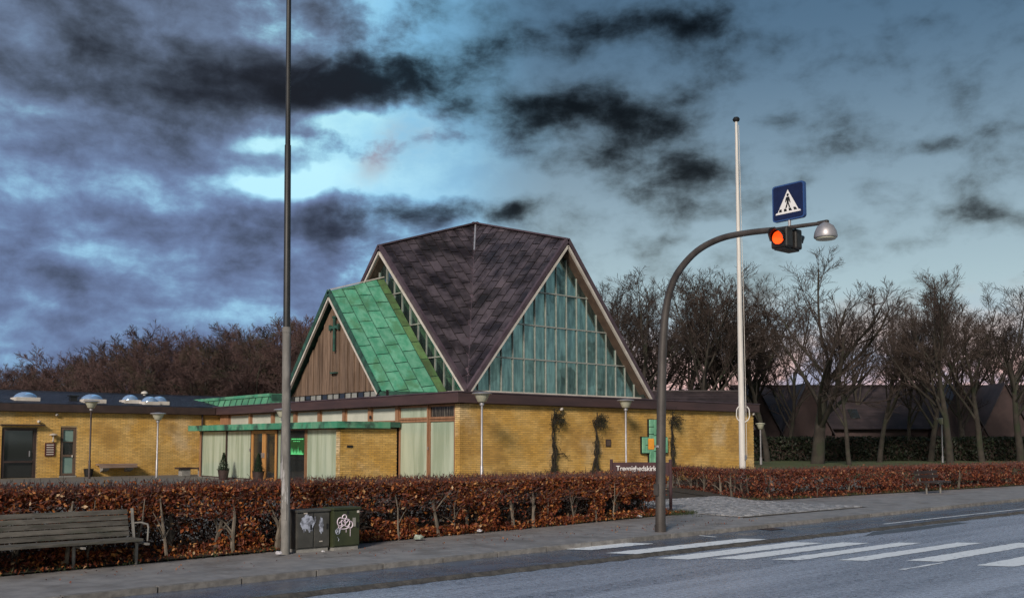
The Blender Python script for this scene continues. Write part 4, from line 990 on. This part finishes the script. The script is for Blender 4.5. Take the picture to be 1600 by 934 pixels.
def hedge(name, label, P, thick, height, nleaf, nstem, m, seed, ls=.035, open_low=.45, ntw=2500, group='beech hedges'):
    """P: polyline of the front foot; the hedge stands behind it. height: function of 0..1"""
    random.seed(seed); P = [V((*p, 0)) for p in P]; segs = []; tot = 0
    for a, b in zip(P, P[1:]): segs.append((tot, a, b)); tot += (b-a).length
    def at(u):
        u *= tot
        for t0, a, b in reversed(segs):
            if u >= t0:
                d = (b-a).normalized(); return a+d*(u-t0), d
    t = thing(name, label, 'hedge', (P[0].x,P[0].y,.12), group)
    st = []
    for k in range(nstem):
        u = (k+random.uniform(.15,.85))/nstem; p, d = at(u); n = V((-d.y, d.x, 0)); h = height(u)
        p = p+n*(random.random()**1.6*thick*.7); le = V((random.uniform(-.09,.09), random.uniform(-.05,.05), 0)); mb = MB()
        r = random.choice((.012,.016,.022,.030,.038)); 
        mb.tube([p+V((0,0,.08)), p+le*.4+V((0,0,h*.3)), p+le+V((random.uniform(-.05,.05),0,h*.62)), p+le*1.6+V((0,0,h*.92))], [r*1.25,r,r*.8,r*.35], 6)
        for q in range(3):
            z = h*random.uniform(.25,.6); a = p+le*.6+V((0,0,z)); e = a+V((random.uniform(-.25,.25),random.uniform(-.2,.2),random.uniform(.12,.35))); mb.tube([a,(a+e)/2+V((0,0,.03)),e], [r*.5,r*.4,r*.2], 4)
        mb.build('stem', M_stem, t, True)
    tw = MB()
    for k in range(ntw):  # twigs massed low inside, their dark colour adding the hedge's inner shade
        u = random.random(); p, d = at(u); n = V((-d.y, d.x, 0)); h = height(u); y = random.uniform(.12,1)*thick; z = random.random()**1.4*.95*h
        a = p+n*y+V((0,0,.12+z*.93)); e = a+V((random.uniform(-.18,.18),random.uniform(-.18,.18),random.uniform(-.02,.24))); tw.tube([a,e], [.006,.003], 3, caps=False)
    tw.build('twigs', M_twig, t, kind='stuff')
    ft = MB()                       # this year's shoots, a plum brown fuzz over the top and face
    for k in range(int(nleaf*.10)):
        u = random.random(); p, d = at(u); n = V((-d.y, d.x, 0)); h = height(u)*(1+.05*mnoise.noise(V((p.x*1.3,p.y*1.3,seed))))
        if random.random() < .7: a = p+n*random.uniform(-.02,thick)+V((0,0,.12+h*.93-random.uniform(.0,.06))); e = a+V((random.uniform(-.06,.06),random.uniform(-.06,.06),random.uniform(.05,.14)))
        else: a = p+n*random.uniform(-.02,.1)+V((0,0,.12+h*random.uniform(.45,.95))); e = a+V((random.uniform(-.08,.08),0,0))-n*random.uniform(.03,.12)+V((0,0,random.uniform(0,.08)))
        ft.tube([a,e], [.004,.0018], 3, caps=False)
    ft.build('shoots', M_shoot, t, kind='stuff')
    lf = MB(); made = 0; tries = 0
    while made < nleaf and tries < nleaf*14:
        tries += 1; u = random.random(); p, d = at(u); n = V((-d.y, d.x, 0)); h = height(u)*(1+.05*mnoise.noise(V((p.x*1.3,p.y*1.3,seed))))
        f = random.random(); z = f*h; bulge = .10*mnoise.noise(V((p.x*.9,z*1.5,seed+3))); s = random.random()
        if s < .50: y = bulge+random.random()**2*.30
        elif s < .74: y = random.uniform(0,thick); z = h*(1-random.random()**2*.22); f = z/h
        else: y = random.uniform(.3,1)*thick; z = random.random()**1.5*h; f = z/h
        c = p+n*y+V((0,0,.12+z*.93))
        cl = mnoise.noise(V((c.x*1.7,c.y*1.2,c.z*2.1+seed)))
        edge = open_low+.16*mnoise.noise(V((c.x*1.1,seed*2.,0)))
        if f < edge:
            low = .5+.5*mnoise.noise(V((c.x*2.3,c.z*2.5,seed+9.)))
            keep = .95 if (cl > .20) else .02
            if y > thick*.45: keep = 1
            if f < .16: keep = max(keep, .9 if low > .48 else .25)
        else: keep = .62+cl*1.1 if cl < .1 else 1
        if random.random() > keep: continue
        leaf(lf, c, ls*random.choice((.5,.7,.85,1.0,1.0,1.3))*random.uniform(.85,1.1)); made += 1
    for k in range(nleaf//45):     # sprigs standing out of the top
        u = random.random(); p, d = at(u); n = V((-d.y, d.x, 0)); h = height(u); c = p+n*random.uniform(0,thick)+V((0,0,.12+h*.93+random.uniform(0,.09))); leaf(lf, c, ls*.7)
    lf.build('leaves', m, t, kind='stuff'); return t
hedge('beech_hedge', 'long copper brown beech hedge along the path behind bench and cabinets', [(-2.0,13.30),(5.0,13.22),(9.0,13.22),(12.5,13.5),(16.35,13.95)], 1.15, lambda u: 1.06-.14*u, 92000, 54, M_beech, 41, ls=.035, open_low=.56, ntw=15000)
hedge('beech_hedge', 'clipped reddish beech hedge beyond the drive, running to the right edge', [(22.7,16.1),(26.0,15.6),(34.0,15.1),(52.0,14.6)], 1.1, lambda u: .82-.03*u, 44000, 50, M_beech2, 43, ls=.044, open_low=.34, ntw=2500)
hedge('beech_hedge', 'thin sparse beech hedge running back along the drive to the flagpole', [(26.4,22.5),(24.6,19.4),(22.6,16.6)], .8, lambda u: .74+.05*u, 6500, 22, M_beech2, 44, ls=.036, open_low=.55, ntw=2600)
# fallen leaves
random.seed(17); fl_ = MB()
for k in range(5200):
    x = random.uniform(-2,17.0); y = 12.48+.085*max(x,0)+random.random()**1.6*1.1-.06; leaf(fl_, V((x,y,.135+random.uniform(0,.03))), random.uniform(.018,.034), V((0,0,1)))
for k in range(260):
    x = random.uniform(3,17.0); y = 11.6+random.uniform(0,1.1); leaf(fl_, V((x,y,.112)), random.uniform(.012,.024), V((0,0,1)))
for k in range(1500):
    x = random.uniform(22,50); y = 15.4+random.uniform(0,.8)-(x-22)*.03; leaf(fl_, V((x,y,.135)), random.uniform(.02,.035), V((0,0,1)))
fl_.build('fallen_leaves', M_beech, kind='stuff', label='fallen brown beech leaves scattered under the hedges', cat='leaves')
# grass tufts at the hedge feet and on the lawn edge
M_blade = leaf_mat('winter grass blade', [(0,(.020,.030,.010)),(.5,(.040,.060,.016)),(.85,(.070,.085,.025)),(1,(.14,.12,.05))])
gr = MB(); random.seed(18)
for k in range(9000):
    if k < 3600: x = random.uniform(0,17.3); y = 12.5+.085*x+random.random()*.8-.1; h = random.uniform(.03,.10)
    elif k < 4600: x = random.uniform(16.2,17.3); y = random.uniform(13.0,14.4); h = random.uniform(.03,.09)
    else: x = random.uniform(22,50); y = 15.7-(x-22)*.045+random.random()*.7-.25; h = random.uniform(.04,.12)
    if mnoise.noise(V((x*.9,y*1.4,5.))) < -.05: continue
    a = random.uniform(0,3.14); w = V((math.cos(a),math.sin(a),0))*.006; c = V((x,y,.12)); tip = c+V((random.uniform(-.05,.05),random.uniform(-.05,.05),h)); gr.face([c-w,c+w,tip])
gr.build('grass_tufts', M_blade, kind='stuff', label='short winter grass at the foot of the hedges', cat='grass')
M_lawn = mat('park lawn', (.045,.062,.016), (.075,.090,.026), (.060,.048,.022), scale=.6, rough=.95, bump=.5, bscale=8)
flat('lawn', [(38.5,17.6),(140,14),(160,60),(90,95),(38.5,95)], .06, M_lawn)
# ---------------------------------------------------------------- bare trees
M_bark = mat('dark winter bark', (.030,.024,.020), (.050,.042,.034), (.030,.036,.020), scale=2, rough=.95, bump=.4, bscale=6)
M_bough = mat('dark bough', (.036,.025,.021), (.054,.038,.032), scale=1, rough=.95)
M_barkr = mat('red brown twig', (.060,.034,.032), (.090,.050,.046), (.045,.040,.022), scale=.5, rough=.95)
def grow_tree(seed, H, spread, clear, kids, lens, rad, up=.13, tip=.012, wob=.13, trunk=.55):
    random.seed(seed); tr = MB(); cw = MB()
    def branch(p, d, L, r, lv):
        n = (7, 5, 4, 3, 2)[lv]; pts = [p]; rs = [r]; q = p; dd = d; r1 = max(tip*.7, r*(.42 if lv else .34))
        for i in range(n):
            dd = dd+rdir()*(wob*(.5 if lv == 0 else 1.0+.1*lv))+V((0,0,up*(0 if lv == 0 else 1))); dd.normalize(); q = q+dd*(L/n); pts.append(q); rs.append(r+(r1-r)*(i+1)/n)
        (tr if lv < 2 else cw).tube(pts, rs, (8,6,4,3,3)[lv], caps=False)
        if lv == len(kids): return
        k = kids[lv]; k = max(2, int(k*random.uniform(.8,1.2)))
        for j in range(k):
            f0 = clear if lv == 0 else .32
            f = f0+(1-f0)*((j+random.random())/k)
            i = min(n-1, int(f*n)); a = pts[i]+(pts[i+1]-pts[i])*(f*n-i); ax = (pts[i+1]-pts[i]).normalized()
            sd = ax.cross(rdir()); sd.normalize()
            ang = random.uniform(.45,.85) if lv == 0 else random.uniform(.40,.95)
            if lv == 0: ang *= spread*(1.15-.45*f)
            nd = ax*math.cos(ang)+sd*math.sin(ang)
            ll = lens[lv]*L*random.uniform(.75,1.2)*(1-.45*f if lv else 1.05-.25*f); rr_ = max(tip, (rs[i]+(rs[i+1]-rs[i])*(f*n-i))*random.uniform(.45,.65))
            branch(a, nd, ll, rr_, lv+1)
    branch(V((0,0,-.1)), V((random.uniform(-.06,.06),random.uniform(-.06,.06),1)), H*trunk, rad, 0)
    top = max(v[2] for v in cw.v)
    return tr, cw, top
def proto(seed, H, spread, clear, kids, lens, rad, m1, m2, **k):
    tr, cw, top = grow_tree(seed, H, spread, clear, kids, lens, rad, **k); z = V((0,0,0)); return tr.mesh('trunk', z, m1, True), cw.mesh('crown', z, m2), top
PA = [proto(101, 15, 1.25, .28, (12,9,8,6), (.92,.56,.54,.80), .36, M_bark, M_bough, tip=.0105, trunk=.46, up=.09),
      proto(102, 15, .95, .38, (10,10,8,5), (.74,.54,.54,.80), .26, M_bark, M_bough, tip=.0105, trunk=.56, up=.10),
      proto(103, 15, .88, .34, (10,10,8,5), (.72,.54,.54,.80), .22, M_bark, M_bough, tip=.0105, trunk=.56, up=.10),
      proto(104, 15, 1.08, .32, (11,10,8,5), (.82,.54,.52,.80), .25, M_bark, M_bough, tip=.0105, trunk=.52, up=.08)]
PB = [proto(201, 14, 1.25, .22, (14,10,8,7), (.80,.54,.52,.65), .26, M_bark, M_barkr, tip=.013, trunk=.52, up=.03),
      proto(202, 14, 1.20, .25, (14,10,8,7), (.78,.54,.52,.65), .26, M_bark, M_barkr, tip=.013, trunk=.54, up=.03)]
def plant(pr, x, y, h, rot, label, group, wid=1.0):
    t = thing('bare_tree', label, 'tree', (x,y,.0), group); s = h/pr[2]
    for nm, me in (('trunk', pr[0]), ('crown', pr[1])): o = link(nm, me, t)
    t.scale = (s*wid, s*wid, s); t.rotation_euler.z = rot
    return t
def gp(u, d): return FWD*d+RGT*((u-800)/1500*d)
GR_ = 'bare trees on the lawn'; GC = 'bare trees behind the church'; GL = 'bare trees of the wood behind the wing'
right = [(1275,72,15.9,0,1.05,'largest bare tree, spreading crown under the amber light'),
 (1325,69,11.5,2,.8,'slim bare tree just right of the largest tree'),(1372,78,12.6,1,.8,'bare tree in the gap right of the slim tree'),
 (1416,84,12.0,2,.9,'bare tree before the long dark roof, left of the lawn lamp'),(1452,80,14.6,3,.85,'bare upright tree directly left of the lawn lamp'),
 (1482,74,14.4,1,.9,'bare tree with pale trunk right beside the lawn lamp'),(1532,79,14.4,2,.95,'bare tree near the right edge before the pink gable'),
 (1592,76,14.5,3,1,'bare tree cut by the right edge'),(1232,86,14.2,3,.8,'bare tree just left of the largest tree'),(1198,80,13.8,1,.85,'bare tree right of the flagpole'),(1505,88,15.2,3,.9,'bare tree behind the pale-trunked tree')]
for k, (u, d, h, v, wd, lb) in enumerate(right): p = gp(u, d); plant(PA[v], p.x, p.y, h*1.04, k*1.37, lb, GR_, wd*1.18)
back = [(915,84,14.8,2,1,'bare tree close to the right slope of glass gable'),(945,78,14.6,1,1,'second bare tree right of the glass gable'),(985,74,15.2,3,1.05,'dense bare tree left of the curved mast'),(1022,84,15.8,0,.75,'bare tree directly behind the straight part of the mast'),
 (1056,78,15.6,1,1,'bare tree just right of the mast above the dark roof'),(1088,73,14.6,2,1,'bare tree standing before the dark roof behind the church'),(1118,80,15.6,3,1,'bare tree between mast and flagpole'),(1150,87,16.2,1,1,'bare tree directly behind the flagpole')]
for k, (u, d, h, v, wd, lb) in enumerate(back): p = gp(u, d); plant(PA[v], p.x, p.y, h*1.04, 2+k*1.9, lb, GC, wd*1.25)
rear = [(1345,90,14.2,2,'bare tree behind the roof window of the far house'),(1560,92,15.6,3,'bare tree behind the far house near the right edge'),(1040,99,17.0,1,'tall bare tree far behind the curved mast'),(1172,98,16.0,2,'tall bare tree far behind, right of the flagpole'),(1440,100,16.0,3,'bare tree behind the house, left of the lawn lamp')]
for k, (u, d, h, v, lb) in enumerate(rear): p = gp(u, d+4); plant(PA[v], p.x, p.y, h, 1+k*2.3, lb, 'bare trees behind the houses', 1.1)
random.seed(77)
prof = [(-60,575),(44,560),(110,548),(180,528),(250,512),(330,510),(400,500),(470,490),(540,486),(600,500)]
def prof_v(u):
    for (a, va), (b_, vb) in zip(prof, prof[1:]):
        if a <= u <= b_: return va+(vb-va)*(u-a)/(b_-a)
    return 560

for row, d in enumerate((76, 86, 97)):
    us = [-50+row*16+i*46 for i in range(14)]
    for i, u in enumerate(us):
        if u > 590: continue
        dd = d+random.uniform(-3,3); h = 1.7+(690-prof_v(u)-random.uniform(-8,4))/1500*dd*1.0; p = gp(u, dd)
        plant(PB[(i+row) % 2], p.x, p.y, h*(1.0 if row else .93), random.uniform(0,6), 'red brown bare tree in the close wood behind the tiled wing roof', GL, 1.15)
# undergrowth below the wood and dark evergreen hedge before the far houses
M_ever = leaf_mat('dark evergreen leaf', [(0,(.006,.010,.005)),(.6,(.014,.022,.010)),(1,(.035,.045,.020))])
M_under = leaf_mat('brown green undergrowth', [(0,(.014,.012,.008)),(.5,(.030,.030,.014)),(.85,(.050,.040,.022)),(1,(.08,.05,.035))])
mb = MB(); random.seed(19)
for k in range(26000):
    u = random.uniform(-80,600); d = random.uniform(70,92); p = gp(u, d); h = (2.2+2.6*(.5+.5*mnoise.noise(V((u*.016,d*.05,1.)))))*1.2; z = random.random()**.8*h
    leaf(mb, V((p.x,p.y,z)), random.uniform(.10,.24))
mb.build('undergrowth', M_under, kind='stuff', label='dark scrub at the foot of the wood behind the wing', cat='scrub')
eh = thing('evergreen_hedge', 'dark clipped evergreen hedge before the far houses', 'hedge', (gp(1400,84).x, gp(1400,84).y, .06))
mb = MB(); random.seed(20)
for k in range(17000):
    u = random.uniform(1165,1640); d = 83+random.uniform(0,1.6); p = gp(u, d); z = .05+random.random()*(2.1+.15*mnoise.noise(V((u*.05,0,0)))); leaf(mb, V((p.x,p.y,z)), random.uniform(.08,.17))
mb.build('leaves', M_ever, eh, kind='stuff')
a, b_ = gp(1165,84), gp(1640,84); mb = MB(); mb.bar(V((a.x,a.y,.95)), V((b_.x,b_.y,.95)), .9, 1.8); mb.build('twig_core', M_twig, eh)
# ---------------------------------------------------------------- far houses
M_pink = mat('pink rendered wall', (.070,.045,.044), (.052,.034,.034), scale=1, rough=.9)
M_hroof = mat('dark house roof tile', (.028,.020,.022), (.045,.032,.034), scale=1.4, rough=.6, island=.2)
def house(name, label, u0, u1, d, zr, ze, deep, gables, rl, sky_light=None):
    o = gp(u0, d); e = gp(u1, d); ax = (e-o).normalized(); bk = V((-ax.y, ax.x, 0)); L = (e-o).length
    t = thing(name, label, 'house', (o.x,o.y,0)); P = lambda s, w, z: o+ax*s+bk*w+V((0,0,z))
    w = MB(); w.prism([P(0,.3,0),P(L,.3,0),P(L,deep-.3,0),P(0,deep-.3,0)], (0,0,ze)); w.prism([P(.05,.4,ze), P(.05,deep-.4,ze), P(.05,deep/2,zr-.2)], ax*.2); w.prism([P(L-.25,.4,ze), P(L-.25,deep-.4,ze), P(L-.25,deep/2,zr-.2)], ax*.2); w.build('wall', M_pink, t)
    rf = MB(); rf.prism([P(-.3,-.3,ze-.1), P(-.3,deep/2,zr), P(-.3,deep+.3,ze-.1), P(-.3,deep/2,zr-.25)], ax*(L+.6)); rf = rf.build('roof', M_hroof, t)
    # courses of tiles on the slope that faces the road
    tl = MB(); rows = 14
    for j in range(rows):
        f0, f1 = j/rows, (j+1)/rows+.02; lift = .05
        a0, a1 = P(-.3,-.3+(deep/2+.3)*f0,ze-.1+(zr-ze+.1)*f0+lift), P(L+.3,-.3+(deep/2+.3)*f0,ze-.1+(zr-ze+.1)*f0+lift)
        b0, b1 = P(-.3,-.3+(deep/2+.3)*f1,ze-.1+(zr-ze+.1)*f1+.01), P(L+.3,-.3+(deep/2+.3)*f1,ze-.1+(zr-ze+.1)*f1+.01)
        n_ = max(1,int(L/1.2))
        for k in range(n_): tl.face([a0+(a1-a0)*(k/n_), a0+(a1-a0)*((k+1)/n_), b0+(b1-b0)*((k+1)/n_), b0+(b1-b0)*(k/n_)])
    tl.build('roof_tile', M_hroof, rf, kind='stuff')
    MB().bar(P(-.3,deep/2,zr+.05), P(L+.3,deep/2,zr+.05), .25, .12).build('ridge_capping', M_hroof, rf)
    for (uc, hw) in gables:
        s = (gp(uc, d)-o).dot(ax); g = MB().prism([P(s-hw,-1.0,.1), P(s+hw,-1.0,.1), P(s+hw,-1.0,ze-.4), P(s,-1.0,zr-.15), P(s-hw,-1.0,ze-.4)], bk*(deep/2+1)).build('gable', M_pink, t)
        for sg_ in (-1,1): MB().prism([P(s,-1.25,zr), P(s+sg_*(hw+.25),-1.25,ze-.6), P(s+sg_*(hw+.25),-1.25,ze-.75), P(s,-1.25,zr-.15)], bk*(deep/2+1.2)).build('gable_roof', M_hroof, g)
        MB().prism([P(s-.5,-1.03,1.0), P(s+.5,-1.03,1.0), P(s+.5,-1.03,2.1), P(s-.5,-1.03,2.1)], -bk*.04).build('window', M_darkglass, g)
    for k in range(rl):
        s = L*(k+.7)/(rl+.4); wd = MB().prism([P(s-.5,.28,1.0), P(s+.5,.28,1.0), P(s+.5,.28,2.0), P(s-.5,.28,2.0)], -bk*.05).build('window', M_darkglass, t)
        MB().prism([P(s-.55,.22,.95), P(s+.55,.22,.95), P(s+.55,.22,1.0), P(s-.55,.22,1.0)], -bk*.06).build('sill', M_trim, wd)
    if sky_light:
        s = (gp(sky_light, d)-o).dot(ax); f0, f1 = .22, .42
        q = [P(s+x_, -.3+(deep/2+.3)*f, ze-.1+(zr-ze+.1)*f+.10) for x_, f in ((-.45,f0),(.45,f0),(.45,f1),(-.45,f1))]; MB().prism(q, (0,0,.05)).build('roof_window', M_darkglass, rf)
house('terraced_house', 'long dark roofed house with pink walls and gables behind the lawn', 1165, 1660, 92, 7.3, 3.0, 9.0, [(1176,2.3),(1256,2.3),(1492,2.3),(1562,2.3),(1640,2.3)], 6, 1341)
house('house', 'dark roofed house seen just above the right church wall', 1030, 1172, 66, 5.35, 2.6, 8.0, [], 2)
